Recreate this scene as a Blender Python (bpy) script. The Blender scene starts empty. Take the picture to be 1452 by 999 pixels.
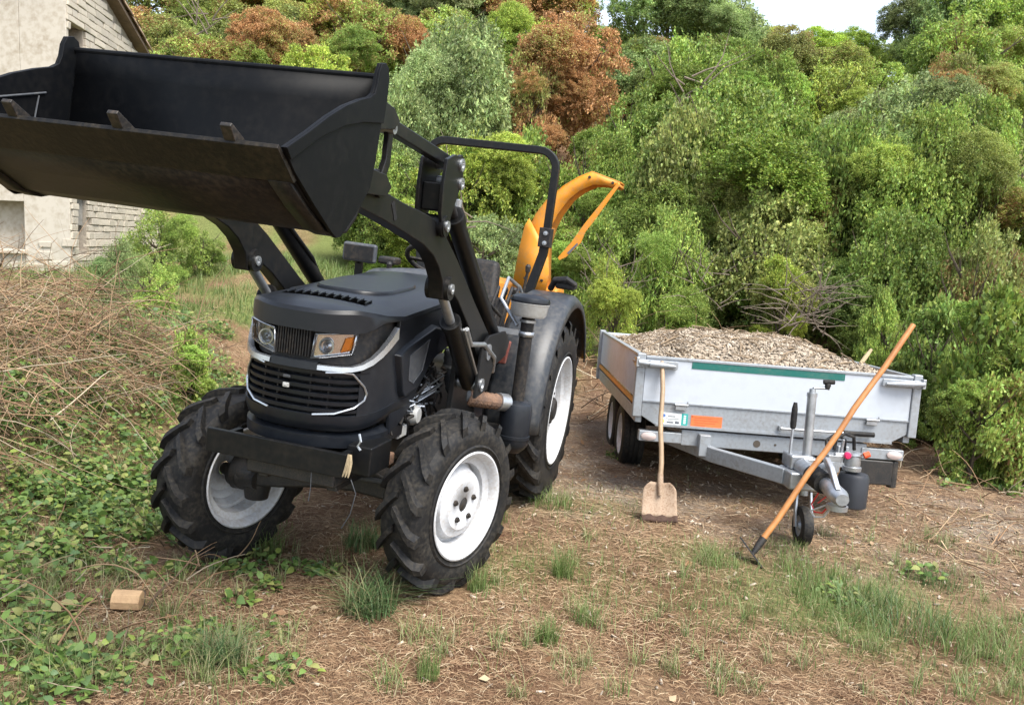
import bpy, bmesh, math, random
import numpy as np
from mathutils import Matrix, Vector

random.seed(7)
RNG = np.random.default_rng(11)
scene = bpy.context.scene
COL = scene.collection
R_ = math.radians

# ------------------------------------------------------------------ camera
F_PX, PITCH, ROLL, CAM_H = 1240.0, 0.122, 0.10, 1.765
_fwd = np.array([0, math.cos(PITCH), -math.sin(PITCH)])
_rt = np.array([1.0, 0, 0]); _up = np.cross(_rt, _fwd)
CR = math.cos(ROLL) * _rt + math.sin(ROLL) * _up
CU = math.cos(ROLL) * _up - math.sin(ROLL) * _rt
cam_d = bpy.data.cameras.new('camera'); cam = bpy.data.objects.new('camera', cam_d); COL.objects.link(cam)
m = Matrix.Identity(4)
for i in range(3):
    m[i][0], m[i][1], m[i][2] = CR[i], CU[i], -_fwd[i]
m[2][3] = CAM_H
cam.matrix_world = m
cam_d.sensor_width = 36; cam_d.lens = 36 * F_PX / 1452; cam_d.clip_start = 0.05; cam_d.clip_end = 600
scene.camera = cam

def at(px, py, Y):
    """point of the place seen at photo pixel px,py, at depth Y"""
    d = _fwd + CR * (px - 726) / F_PX + CU * (499.5 - py) / F_PX
    return np.array([0, 0, CAM_H]) + d * (Y / d[1])

# ------------------------------------------------------------------ light
SUN_EL, SUN_AZ = R_(60), R_(140)       # azimuth clockwise from +Y
world = bpy.data.worlds.new('World'); scene.world = world; world.use_nodes = True
wn = world.node_tree.nodes; wl = world.node_tree.links
bg = wn['Background']
sky = wn.new('ShaderNodeTexSky'); sky.sky_type = 'NISHITA'; sky.sun_disc = False
sky.sun_elevation = SUN_EL; sky.sun_rotation = SUN_AZ
sky.air_density = 1.0; sky.dust_density = 1.5; sky.ozone_density = 1.0
cloud = wn.new('ShaderNodeHueSaturation'); cloud.inputs['Saturation'].default_value = .55      # thin even cloud veil
wl.new(sky.outputs[0], cloud.inputs['Color']); wl.new(cloud.outputs[0], bg.inputs[0]); bg.inputs[1].default_value = 0.14
sun_d = bpy.data.lights.new('sun', 'SUN'); sun_d.energy = 2.5; sun_d.angle = R_(34); sun_d.color = (1, .955, .88)
sun = bpy.data.objects.new('sun', sun_d); COL.objects.link(sun)
sdir = Vector((math.sin(SUN_AZ) * math.cos(SUN_EL), math.cos(SUN_AZ) * math.cos(SUN_EL), math.sin(SUN_EL)))
sun.rotation_euler = sdir.to_track_quat('Z', 'Y').to_euler()
scene.view_settings.view_transform = 'Standard'; scene.view_settings.look = 'None'
scene.view_settings.gamma = 1; scene.view_settings.use_curve_mapping = False
scene.view_settings.exposure = 1.45
scene.cycles.max_bounces = 6; scene.cycles.diffuse_bounces = 3; scene.cycles.transparent_max_bounces = 8
scene.cycles.transmission_bounces = 4; scene.cycles.glossy_bounces = 3
scene.cycles.use_denoising = True

# ------------------------------------------------------------------ terrain height
def sm(t):
    t = np.clip(t, 0, 1); return t * t * (3 - 2 * t)
def vnoise(x, y, s, seed=0):
    x = np.asarray(x, float) * s; y = np.asarray(y, float) * s
    xi = np.floor(x); yi = np.floor(y); fx = x - xi; fy = y - yi
    fx = fx * fx * (3 - 2 * fx); fy = fy * fy * (3 - 2 * fy)
    def h(a, b):
        v = np.sin(a * 127.1 + b * 311.7 + seed * 74.7) * 43758.5453; return v - np.floor(v)
    return (h(xi, yi) * (1 - fx) + h(xi + 1, yi) * fx) * (1 - fy) + (h(xi, yi + 1) * (1 - fx) + h(xi + 1, yi + 1) * fx) * fy
def bumpy(x, y, x0, y0, r): return np.exp(-((x - x0) ** 2 + (y - y0) ** 2) / (r * r))
def T(x, y):
    x = np.asarray(x, float); y = np.asarray(y, float)
    z = 0.92 * sm((y - 9.0) / 5.0) * (0.62 + 0.38 * sm((x + 7) / 4))
    z = z + 0.42 * np.maximum(y - 15, 0) * sm((y - 15) / 5) - 0.2 * np.maximum(y - 32, 0)
    z = z + 0.62 * sm((-x - 2.35) / 1.5) * sm((y - 3.4) / 1.8) * (1 - 0.55 * sm((y - 8) / 4))
    z = z + 0.35 * sm((x - 4.6) / 2.0) * sm((y - 6) / 3)
    z = z - 0.045 * bumpy(x, y, -1.40, 4.5, .55) + 0.02 * bumpy(x, y, -.2, 4.35, .45)
    flat = np.clip((y - 2.5) / 2, 0.3, 1)
    z = z + flat * (0.035 * (vnoise(x, y, 1.3, 1) - .5) + 0.022 * (vnoise(x, y, 4.1, 2) - .5) + .012 * (vnoise(x, y, 11, 3) - .5))
    return z
def Tz(x, y): return float(T(x, y))

# ------------------------------------------------------------------ materials
MATS = {}
def mat(name, col=(.5, .5, .5), rough=.5, metal=0.0, noise=0.0, nscale=8, col2=None, bump=0.0, bscale=60, coat=0.0, spec=.5, alpha=None):
    if name in MATS: return MATS[name]
    mt = bpy.data.materials.new(name); mt.use_nodes = True; MATS[name] = mt
    n = mt.node_tree.nodes; l = mt.node_tree.links; b = n['Principled BSDF']
    b.inputs['Base Color'].default_value = (*col, 1); b.inputs['Roughness'].default_value = rough
    b.inputs['Metallic'].default_value = metal; b.inputs['Coat Weight'].default_value = coat
    b.inputs['Specular IOR Level'].default_value = spec
    tc = n.new('ShaderNodeTexCoord')
    if noise or col2:
        nz = n.new('ShaderNodeTexNoise'); nz.inputs['Scale'].default_value = nscale; nz.inputs['Detail'].default_value = 6; nz.inputs['Roughness'].default_value = .65
        l.new(tc.outputs['Object'], nz.inputs['Vector'])
        rp = n.new('ShaderNodeValToRGB'); rp.color_ramp.elements[0].position = .38; rp.color_ramp.elements[1].position = .68
        c2 = col2 or tuple(c * (1 - noise) for c in col)
        rp.color_ramp.elements[0].color = (*col, 1); rp.color_ramp.elements[1].color = (*c2, 1)
        l.new(nz.outputs['Fac'], rp.inputs['Fac']); l.new(rp.outputs['Color'], b.inputs['Base Color'])
        mr = n.new('ShaderNodeMapRange'); mr.inputs['To Min'].default_value = max(rough - .1, .05); mr.inputs['To Max'].default_value = min(rough + .15, 1)
        l.new(nz.outputs['Fac'], mr.inputs['Value']); l.new(mr.outputs['Result'], b.inputs['Roughness'])
    if bump:
        nb = n.new('ShaderNodeTexNoise'); nb.inputs['Scale'].default_value = bscale; nb.inputs['Detail'].default_value = 5
        l.new(tc.outputs['Object'], nb.inputs['Vector'])
        bp = n.new('ShaderNodeBump'); bp.inputs['Strength'].default_value = bump; bp.inputs['Distance'].default_value = .01
        l.new(nb.outputs['Fac'], bp.inputs['Height']); l.new(bp.outputs['Normal'], b.inputs['Normal'])
    return mt

def dusty(name, col, rough, dust=(.20, .15, .10), amount=.35, nscale=5, metal=0, bump=0, zfade=None):
    """paint with blotchy, streaky dust and scuffs"""
    if name in MATS: return MATS[name]
    mt = mat(name, col, rough, metal); n = mt.node_tree.nodes; l = mt.node_tree.links; b = n['Principled BSDF']
    tc = n.new('ShaderNodeTexCoord')
    n1 = n.new('ShaderNodeTexNoise'); n1.inputs['Scale'].default_value = nscale; n1.inputs['Detail'].default_value = 8; n1.inputs['Roughness'].default_value = .7
    n2 = n.new('ShaderNodeTexNoise'); n2.inputs['Scale'].default_value = nscale * 9; n2.inputs['Detail'].default_value = 4
    l.new(tc.outputs['Object'], n1.inputs['Vector']); l.new(tc.outputs['Object'], n2.inputs['Vector'])
    mu = n.new('ShaderNodeMath'); mu.operation = 'MULTIPLY'; l.new(n1.outputs['Fac'], mu.inputs[0]); l.new(n2.outputs['Fac'], mu.inputs[1])
    rp = n.new('ShaderNodeMapRange'); rp.inputs['From Min'].default_value = .2; rp.inputs['From Max'].default_value = .42; rp.inputs['To Max'].default_value = amount
    l.new(mu.outputs[0], rp.inputs['Value'])
    mx = n.new('ShaderNodeMix'); mx.data_type = 'RGBA'
    mx.inputs[6].default_value = (*col, 1); mx.inputs[7].default_value = (*dust, 1)
    l.new(rp.outputs['Result'], mx.inputs[0]); l.new(mx.outputs[2], b.inputs['Base Color'])
    m2 = n.new('ShaderNodeMapRange'); m2.inputs['To Min'].default_value = rough; m2.inputs['To Max'].default_value = min(rough + .4, .95)
    l.new(rp.outputs['Result'], m2.inputs['Value']); l.new(m2.outputs['Result'], b.inputs['Roughness'])
    if bump:
        bp = n.new('ShaderNodeBump'); bp.inputs['Strength'].default_value = bump; bp.inputs['Distance'].default_value = .004
        l.new(n2.outputs['Fac'], bp.inputs['Height']); l.new(bp.outputs['Normal'], b.inputs['Normal'])
    return mt

def leafmat(name, trans=.35, rust=(.26, .10, .045), use_obj=True, stops=None, rough=.5):
    """leaf: object colour (or a ramp) varied leaf by leaf; alpha of the object colour = share of browned leaves"""
    if name in MATS: return MATS[name]
    mt = bpy.data.materials.new(name); mt.use_nodes = True; MATS[name] = mt
    n = mt.node_tree.nodes; l = mt.node_tree.links; b = n['Principled BSDF']; out = n['Material Output']
    geo = n.new('ShaderNodeNewGeometry')
    if use_obj:
        oi = n.new('ShaderNodeObjectInfo'); tc = n.new('ShaderNodeTexCoord')
        hs = n.new('ShaderNodeHueSaturation')
        mh = n.new('ShaderNodeMapRange'); mh.inputs['To Min'].default_value = .465; mh.inputs['To Max'].default_value = .525
        l.new(geo.outputs['Random Per Island'], mh.inputs['Value']); l.new(mh.outputs['Result'], hs.inputs['Hue'])
        w = n.new('ShaderNodeTexWhiteNoise'); w.noise_dimensions = '1D'; l.new(geo.outputs['Random Per Island'], w.inputs['W'])
        mv = n.new('ShaderNodeMapRange'); mv.inputs['To Min'].default_value = .38; mv.inputs['To Max'].default_value = 1.6
        l.new(w.outputs['Value'], mv.inputs['Value'])
        nv = n.new('ShaderNodeTexNoise'); nv.inputs['Scale'].default_value = .9; nv.inputs['Detail'].default_value = 4; l.new(geo.outputs['Position'], nv.inputs['Vector'])
        nm = n.new('ShaderNodeMapRange'); nm.inputs['From Min'].default_value = .3; nm.inputs['From Max'].default_value = .7; nm.inputs['To Min'].default_value = .62; nm.inputs['To Max'].default_value = 1.4; l.new(nv.outputs['Fac'], nm.inputs['Value'])
        vm = n.new('ShaderNodeMath'); vm.operation = 'MULTIPLY'; l.new(mv.outputs['Result'], vm.inputs[0]); l.new(nm.outputs['Result'], vm.inputs[1]); l.new(vm.outputs[0], hs.inputs['Value'])
        l.new(oi.outputs['Color'], hs.inputs['Color'])
        nz = n.new('ShaderNodeTexNoise'); nz.inputs['Scale'].default_value = .55; nz.inputs['Detail'].default_value = 4
        va = n.new('ShaderNodeVectorMath'); va.operation = 'ADD'
        cx = n.new('ShaderNodeCombineXYZ'); mm = n.new('ShaderNodeMath'); mm.operation = 'MULTIPLY'; mm.inputs[1].default_value = 50
        l.new(oi.outputs['Random'], mm.inputs[0]); l.new(mm.outputs[0], cx.inputs[0])
        l.new(geo.outputs['Position'], nz.inputs['Vector'])
        # browned where noise + per-leaf jitter < threshold(alpha)
        j = n.new('ShaderNodeMath'); j.operation = 'MULTIPLY_ADD'; j.inputs[1].default_value = .25; l.new(w.outputs['Value'], j.inputs[0]); l.new(nz.outputs['Fac'], j.inputs[2])
        th = n.new('ShaderNodeMath'); th.operation = 'SUBTRACT'; l.new(oi.outputs['Alpha'], th.inputs[0]); l.new(j.outputs[0], th.inputs[1])
        st = n.new('ShaderNodeMapRange'); st.inputs['From Min'].default_value = -.04; st.inputs['From Max'].default_value = .05
        l.new(th.outputs[0], st.inputs['Value'])
        mx = n.new('ShaderNodeMix'); mx.data_type = 'RGBA'; l.new(st.outputs['Result'], mx.inputs[0])
        rr = n.new('ShaderNodeHueSaturation'); rr.inputs['Color'].default_value = (*rust, 1); l.new(mv.outputs['Result'], rr.inputs['Value'])
        l.new(hs.outputs['Color'], mx.inputs[6]); l.new(rr.outputs['Color'], mx.inputs[7]); csrc = mx.outputs[2]
    else:
        rp = n.new('ShaderNodeValToRGB'); e = rp.color_ramp.elements
        e[0].position = 0; e[0].color = (*stops[0], 1); e[1].position = 1; e[1].color = (*stops[-1], 1)
        for i, s in enumerate(stops[1:-1]):
            x = e.new((i + 1) / (len(stops) - 1)); x.color = (*s, 1)
        l.new(geo.outputs['Random Per Island'], rp.inputs['Fac']); csrc = rp.outputs['Color']
    l.new(csrc, b.inputs['Base Color']); b.inputs['Roughness'].default_value = rough; b.inputs['Specular IOR Level'].default_value = .35
    if trans:
        tr = n.new('ShaderNodeBsdfTranslucent'); l.new(csrc, tr.inputs['Color'])
        ms = n.new('ShaderNodeMixShader'); ms.inputs[0].default_value = trans
        l.new(b.outputs[0], ms.inputs[1]); l.new(tr.outputs[0], ms.inputs[2]); l.new(ms.outputs[0], out.inputs['Surface'])
    return mt

M_BLACK = dusty('black_paint', (.006, .0065, .0072), .40, amount=.05, nscale=4)
M_HOOD = dusty('hood_paint', (.0085, .0105, .0145), .36, dust=(.08, .08, .08), amount=.08, nscale=3)
M_PLATE = dusty('bucket_plate_paint', (.0035, .004, .005), .5, dust=(.10, .09, .075), amount=.05, nscale=4)
M_UNDER = dusty('bucket_worn_underside', (.009, .0085, .008), .45, dust=(.15, .115, .07), amount=.16, nscale=6, bump=.3)
M_STEELWORN = dusty('worn_edge_steel', (.022, .020, .018), .5, dust=(.16, .12, .085), amount=.35, nscale=9, metal=.4)
M_PLASTIC = dusty('dark_plastic', (.012, .012, .013), .55, amount=.2, nscale=6)
M_GREYPL = dusty('grey_plastic', (.045, .05, .058), .5, dust=(.2, .19, .17), amount=.25)
M_FENDER = dusty('fender_plastic', (.024, .028, .034), .42, dust=(.2, .18, .15), amount=.25, nscale=4)
M_RUBBER = dusty('tyre_rubber', (.011, .011, .0115), .60, dust=(.14, .12, .09), amount=.26, nscale=6, bump=.2)
M_RIM = dusty('white_rim_paint', (.54, .555, .575), .4, dust=(.30, .24, .17), amount=.5, nscale=7)
M_CHROME = mat('chrome', (.50, .52, .55), .26, .85, noise=.15)
M_STEEL = mat('zinc_steel', (.48, .50, .52), .38, .85, noise=.35, nscale=14)
M_GALV = dusty('galvanised_sheet', (.31, .335, .36), .42, dust=(.18, .16, .13), amount=.5, nscale=5, metal=.3)
M_ALU = dusty('white_anodised_board', (.46, .495, .54), .6, dust=(.36, .37, .38), amount=.4, nscale=1.6)
M_GREEN = dusty('green_strip', (.005, .115, .095), .4, dust=(.2, .2, .16), amount=.2)
M_ORANGE = dusty('orange_paint', (.66, .245, .010), .5, dust=(.35, .22, .10), amount=.5, nscale=5)
M_STICKO = mat('orange_sticker', (.72, .17, .05), .5, noise=.2, nscale=20)
M_STICKW = mat('white_sticker', (.72, .75, .74), .5, noise=.1, nscale=20)
M_STICKG = mat('teal_sticker', (.03, .33, .30), .5)
M_PRINT = mat('printed_ink', (.10, .11, .13), .6)
M_INKO = mat('sticker_ink', (.30, .06, .02), .6)
M_YEL = dusty('reflective_amber_strip', (.55, .22, .02), .4, dust=(.3, .2, .1), amount=.4)
M_WOOD = mat('ash_handle', (.36, .25, .15), .5, noise=.35, nscale=10, bump=.1, bscale=90)
M_WOOD2 = mat('orange_handle', (.46, .20, .06), .42, col2=(.30, .12, .035), nscale=9, bump=.1, bscale=90)
M_SHOVEL = dusty('shovel_blade_wood', (.32, .235, .165), .75, dust=(.17, .095, .05), amount=.85, nscale=10, bump=.3)
M_SOILED = mat('wet_soil_edge', (.06, .03, .018), .8, noise=.4, nscale=30, bump=.4)
M_IRON = dusty('forged_iron', (.012, .0125, .013), .5, dust=(.16, .115, .075), amount=.25, nscale=14)
M_RUSTY = mat('rusty_hose', (.20, .115, .07), .8, col2=(.10, .065, .05), nscale=24, bump=.3)
M_AMBER = mat('amber_lens', (.9, .28, .02), .15, coat=.5)
M_RED = mat('red_plastic', (.55, .02, .02), .35)
M_REDGREY = dusty('faded_red_paint', (.22, .05, .035), .5, dust=(.2, .15, .12), amount=.5)
M_SILVERLENS = mat('headlight_reflector', (.85, .86, .88), .12, .95)
M_WHITEPL = dusty('greyish_white_plastic', (.5, .5, .48), .45, dust=(.3, .27, .2), amount=.4)
M_BARK = mat('bark', (.10, .075, .05), .9, noise=.5, nscale=12, bump=.6, bscale=30)
M_PALEBARK = mat('bare_grey_wood', (.21, .165, .125), .9, noise=.4, nscale=10, bump=.4)
M_CREAM = dusty('bowl_plastic', (.42, .42, .40), .35, dust=(.25, .22, .17), amount=.4)
def glass():
    mt = bpy.data.materials.new('clear_lens'); mt.use_nodes = True; n = mt.node_tree.nodes; l = mt.node_tree.links
    tr = n.new('ShaderNodeBsdfTransparent'); gl = n.new('ShaderNodeBsdfGlossy'); gl.inputs['Roughness'].default_value = .06
    tr.inputs['Color'].default_value = (.93, .94, .95, 1)
    fr = n.new('ShaderNodeFresnel'); fr.inputs[0].default_value = 1.5; ms = n.new('ShaderNodeMixShader')
    l.new(fr.outputs[0], ms.inputs[0]); l.new(tr.outputs[0], ms.inputs[1]); l.new(gl.outputs[0], ms.inputs[2]); l.new(ms.outputs[0], n['Material Output'].inputs['Surface'])
    return mt
M_GLASS = glass()

for _m, _v in ((M_ALU, .25), (M_PLATE, .12), (M_UNDER, .2), (M_RUBBER, .25), (M_BLACK, .25), (M_HOOD, .38), (M_PLASTIC, .3)): _m.node_tree.nodes['Principled BSDF'].inputs['Specular IOR Level'].default_value = _v
# ------------------------------------------------------------------ mesh helpers
class MB:
    def __init__(s): s.v = []; s.f = []
    def add(s, v, f):
        o = len(s.v); s.v += [tuple(float(c) for c in p) for p in v]; s.f += [tuple(i + o for i in q) for q in f]; return s
    def box(s, x0, x1, y0, y1, z0, z1):
        return s.add([(x0, y0, z0), (x1, y0, z0), (x1, y1, z0), (x0, y1, z0), (x0, y0, z1), (x1, y0, z1), (x1, y1, z1), (x0, y1, z1)],
                     [(0, 3, 2, 1), (4, 5, 6, 7), (0, 1, 5, 4), (1, 2, 6, 5), (2, 3, 7, 6), (3, 0, 4, 7)])
    def hexa(s, p):   # 8 points: bottom 4 ccw, top 4 ccw
        return s.add(p, [(0, 3, 2, 1), (4, 5, 6, 7), (0, 1, 5, 4), (1, 2, 6, 5), (2, 3, 7, 6), (3, 0, 4, 7)])
    def prism(s, poly, a0, a1, axis='y'):
        """polygon extruded; axis y: poly=(x,z); axis x: poly=(y,z); axis z: poly=(x,y)"""
        n = len(poly)
        def P(p, a): return {'y': (p[0], a, p[1]), 'x': (a, p[0], p[1]), 'z': (p[0], p[1], a)}[axis]
        v = [P(p, a0) for p in poly] + [P(p, a1) for p in poly]
        area = sum(poly[i][0] * poly[(i + 1) % n][1] - poly[(i + 1) % n][0] * poly[i][1] for i in range(n))
        flip = (area > 0) ^ (axis == 'y') ^ (a1 < a0)
        f = [tuple(range(n))[::-1], tuple(range(n, 2 * n))] + [(i, (i + 1) % n, n + (i + 1) % n, n + i) for i in range(n)]
        if not flip: f = [q[::-1] for q in f]
        return s.add(v, f)
    def tube(s, pts, r, n=10, cap=True):
        pts = [Vector(p) for p in pts]; k = len(pts); rs = r if isinstance(r, (list, tuple)) else [r] * k
        tang = [(pts[min(i + 1, k - 1)] - pts[max(i - 1, 0)]).normalized() for i in range(k)]
        ref = Vector((0, 0, 1)) if abs(tang[0].z) < .9 else Vector((1, 0, 0))
        u = tang[0].cross(ref).normalized(); v = []; f = []
        for i in range(k):
            u = (u - tang[i] * u.dot(tang[i])).normalized(); w = tang[i].cross(u)
            for j in range(n):
                a = 2 * math.pi * j / n; v.append(pts[i] + (u * math.cos(a) + w * math.sin(a)) * rs[i])
        for i in range(k - 1):
            for j in range(n): f.append((i * n + j, i * n + (j + 1) % n, (i + 1) * n + (j + 1) % n, (i + 1) * n + j))
        if cap: f.append(tuple(range(n))[::-1]); f.append(tuple((k - 1) * n + j for j in range(n)))
        return s.add(v, f)
    def bar(s, pts, w, h, upv=(0, 0, 1)):
        """rectangular section along a polyline; w across, h along up"""
        pts = [Vector(p) for p in pts]; k = len(pts); upv = Vector(upv); v = []; f = []
        for i in range(k):
            t = (pts[min(i + 1, k - 1)] - pts[max(i - 1, 0)]).normalized(); a = t.cross(upv).normalized(); b = a.cross(t).normalized()
            for sx, sy in ((-1, -1), (1, -1), (1, 1), (-1, 1)): v.append(pts[i] + a * sx * w / 2 + b * sy * h / 2)
        for i in range(k - 1):
            for j in range(4): f.append((i * 4 + j, i * 4 + (j + 1) % 4, (i + 1) * 4 + (j + 1) % 4, (i + 1) * 4 + j))
        f += [(3, 2, 1, 0), tuple((k - 1) * 4 + j for j in range(4))]
        return s.add(v, f)
    def lathe(s, prof, n=48, axis='y', c=(0, 0, 0), close=False):
        """prof: list of (along, radius)"""
        v = []; f = []; k = len(prof)
        for a, r in prof:
            for j in range(n):
                t = 2 * math.pi * j / n; co, si = math.cos(t) * r, math.sin(t) * r
                p = {'y': (co, a, si), 'z': (co, si, a), 'x': (a, co, si)}[axis]
                v.append((p[0] + c[0], p[1] + c[1], p[2] + c[2]))
        rng = range(k if close else k - 1)
        for i in rng:
            for j in range(n):
                q = (i * n + j, i * n + (j + 1) % n, ((i + 1) % k) * n + (j + 1) % n, ((i + 1) % k) * n + j)
                f.append(q if axis != 'y' else q[::-1])
        return s.add(v, f)
    def loft(s, rows, closed=False):
        n = len(rows[0]); v = [p for r in rows for p in r]; f = []
        for i in range(len(rows) - 1):
            for j in range(n if closed else n - 1):
                f.append((i * n + j, i * n + (j + 1) % n, (i + 1) * n + (j + 1) % n, (i + 1) * n + j))
        return s.add(v, f)
    def build(s, name, material, parent=None, smooth=35, bevel=0, solid=0, label=None):
        me = bpy.data.meshes.new(name); me.from_pydata(s.v, [], s.f); me.update()
        bm = bmesh.new(); bm.from_mesh(me); bmesh.ops.recalc_face_normals(bm, faces=bm.faces); bm.to_mesh(me); bm.free()
        if smooth: me.shade_smooth(); me.set_sharp_from_angle(angle=R_(smooth))
        me.materials.append(material)
        o = bpy.data.objects.new(name, me); COL.objects.link(o)
        if parent is not None: o.parent = parent
        if solid:
            sd = o.modifiers.new('solid', 'SOLIDIFY'); sd.thickness = solid; sd.offset = 0
        if bevel:
            bv = o.modifiers.new('bevel', 'BEVEL'); bv.width = bevel; bv.segments = 2; bv.limit_method = 'ANGLE'; bv.angle_limit = R_(40); bv.harden_normals = True
        if label: o['label'] = label
        return o

def tag(o, label=None, cat=None, group=None, kind=None):
    if label: o['label'] = label
    if cat: o['category'] = cat
    if group: o['group'] = group
    if kind: o['kind'] = kind
    return o
def empty(name, parent=None, loc=(0, 0, 0), rot=(0, 0, 0)):
    o = bpy.data.objects.new(name, None); COL.objects.link(o); o.location = loc; o.rotation_euler = rot; o.empty_display_size = .1
    if parent is not None: o.parent = parent
    return o
def npmesh(name, V, Fc, material, parent=None, smooth=False):
    """fast mesh from numpy: Fc (M,k) with constant k"""
    me = bpy.data.meshes.new(name); V = np.asarray(V, np.float32); Fc = np.asarray(Fc, np.int32); M, k = Fc.shape
    me.vertices.add(len(V)); me.vertices.foreach_set('co', V.ravel())
    me.loops.add(M * k); me.loops.foreach_set('vertex_index', Fc.ravel())
    me.polygons.add(M); me.polygons.foreach_set('loop_start', np.arange(0, M * k, k, dtype=np.int32))
    me.update(calc_edges=True); me.validate()
    if smooth: me.shade_smooth()
    me.materials.append(material)
    o = bpy.data.objects.new(name, me); COL.objects.link(o)
    if parent is not None: o.parent = parent
    return o
def link_copy(o, parent=None, name=None):
    c = o.copy(); COL.objects.link(c)
    if parent is not None: c.parent = parent
    return c
def axes_root(name, O, X, Y, Z):
    o = empty(name); mm = Matrix.Identity(4)
    for i in range(3): mm[i][0], mm[i][1], mm[i][2], mm[i][3] = X[i], Y[i], Z[i], O[i]
    o.matrix_world = mm; return o
def arc(c, r, a0, a1, n):
    return [(c[0] + r * math.cos(a0 + (a1 - a0) * i / n), c[1] + r * math.sin(a0 + (a1 - a0) * i / n)) for i in range(n + 1)]
def unit(v): return v / np.linalg.norm(v, axis=-1, keepdims=True)

# ================================================================== ground
def grid_axis(lo, hi, f0, f1, step, coarse):
    a = list(np.arange(f0, f1, step)); x = f0
    st = step
    left = []
    while x > lo: st = min(st * 1.25, coarse); x -= st; left.append(x)
    x = a[-1]; st = step; right = []
    while x < hi: st = min(st * 1.25, coarse); x += st; right.append(x)
    return np.array(left[::-1] + a + right)
gx = grid_axis(-70, 70, -5.5, 6.5, .06, 4); gy = grid_axis(-20, 120, 2.0, 10.5, .06, 4)
GX, GY = np.meshgrid(gx, gy)
GZ = T(GX, GY)
fine = (GY < 9) & (GY > 2)
GZ = GZ + np.where(fine, .010 * (vnoise(GX, GY, 23, 7) - .5), 0)
nx, ny = len(gx), len(gy)
idx = np.arange(nx * ny).reshape(ny, nx)
Q = np.stack([idx[:-1, :-1], idx[:-1, 1:], idx[1:, 1:], idx[1:, :-1]], -1).reshape(-1, 4)

def grassy(x, y):
    """share of green cover on the ground, 0..1"""
    x = np.asarray(x, float); y = np.asarray(y, float)
    n = .6 * vnoise(x, y, .9, 5) + .4 * vnoise(x, y, 2.7, 6)
    g = 0.85 * sm((y - 8.2) / 1.6) * sm((-x - 1.0) / 1.4)              # meadow behind, left of the tractor
    g = np.maximum(g, .75 * sm((y - 9.6) / 1.2))
    g = np.maximum(g, .55 * sm((-x - 1.3) / .8) * sm((3.9 - y) / .8 + .2))  # near left weeds
    g = np.maximum(g, .85 * bumpy(x, y, 2.15, 4.55, .75)); g = np.maximum(g, .75 * bumpy(x, y, 2.7, 4.1, .65)); g = np.maximum(g, .4 * bumpy(x, y, 3.3, 5.0, .6)); g = np.maximum(g, .45 * bumpy(x, y, 1.35, 5.2, .4))
    g = np.maximum(g, .42 * bumpy(x, y, .28, 4.6, .45)); g = np.maximum(g, .3 * bumpy(x, y, .6, 5.9, .5))
    g = np.maximum(g, .35 * sm((-x - 2.1) / .8))
    return np.clip(g * 1.5 * sm((n - .25) / .4), 0, 1)
def chippy(x, y):
    return np.clip((1.1 * bumpy(x, y, .75, 7.0, 1.0) + .8 * bumpy(x, y, 4.2, 6.4, 1.2) + .35 * bumpy(x, y, 2.2, 5.9, 1.0) + .5 * bumpy(x, y, .7, 9, 1.2)) * (.15 + .9 * vnoise(x, y, 3.5, 9)), 0, .8)

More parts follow.
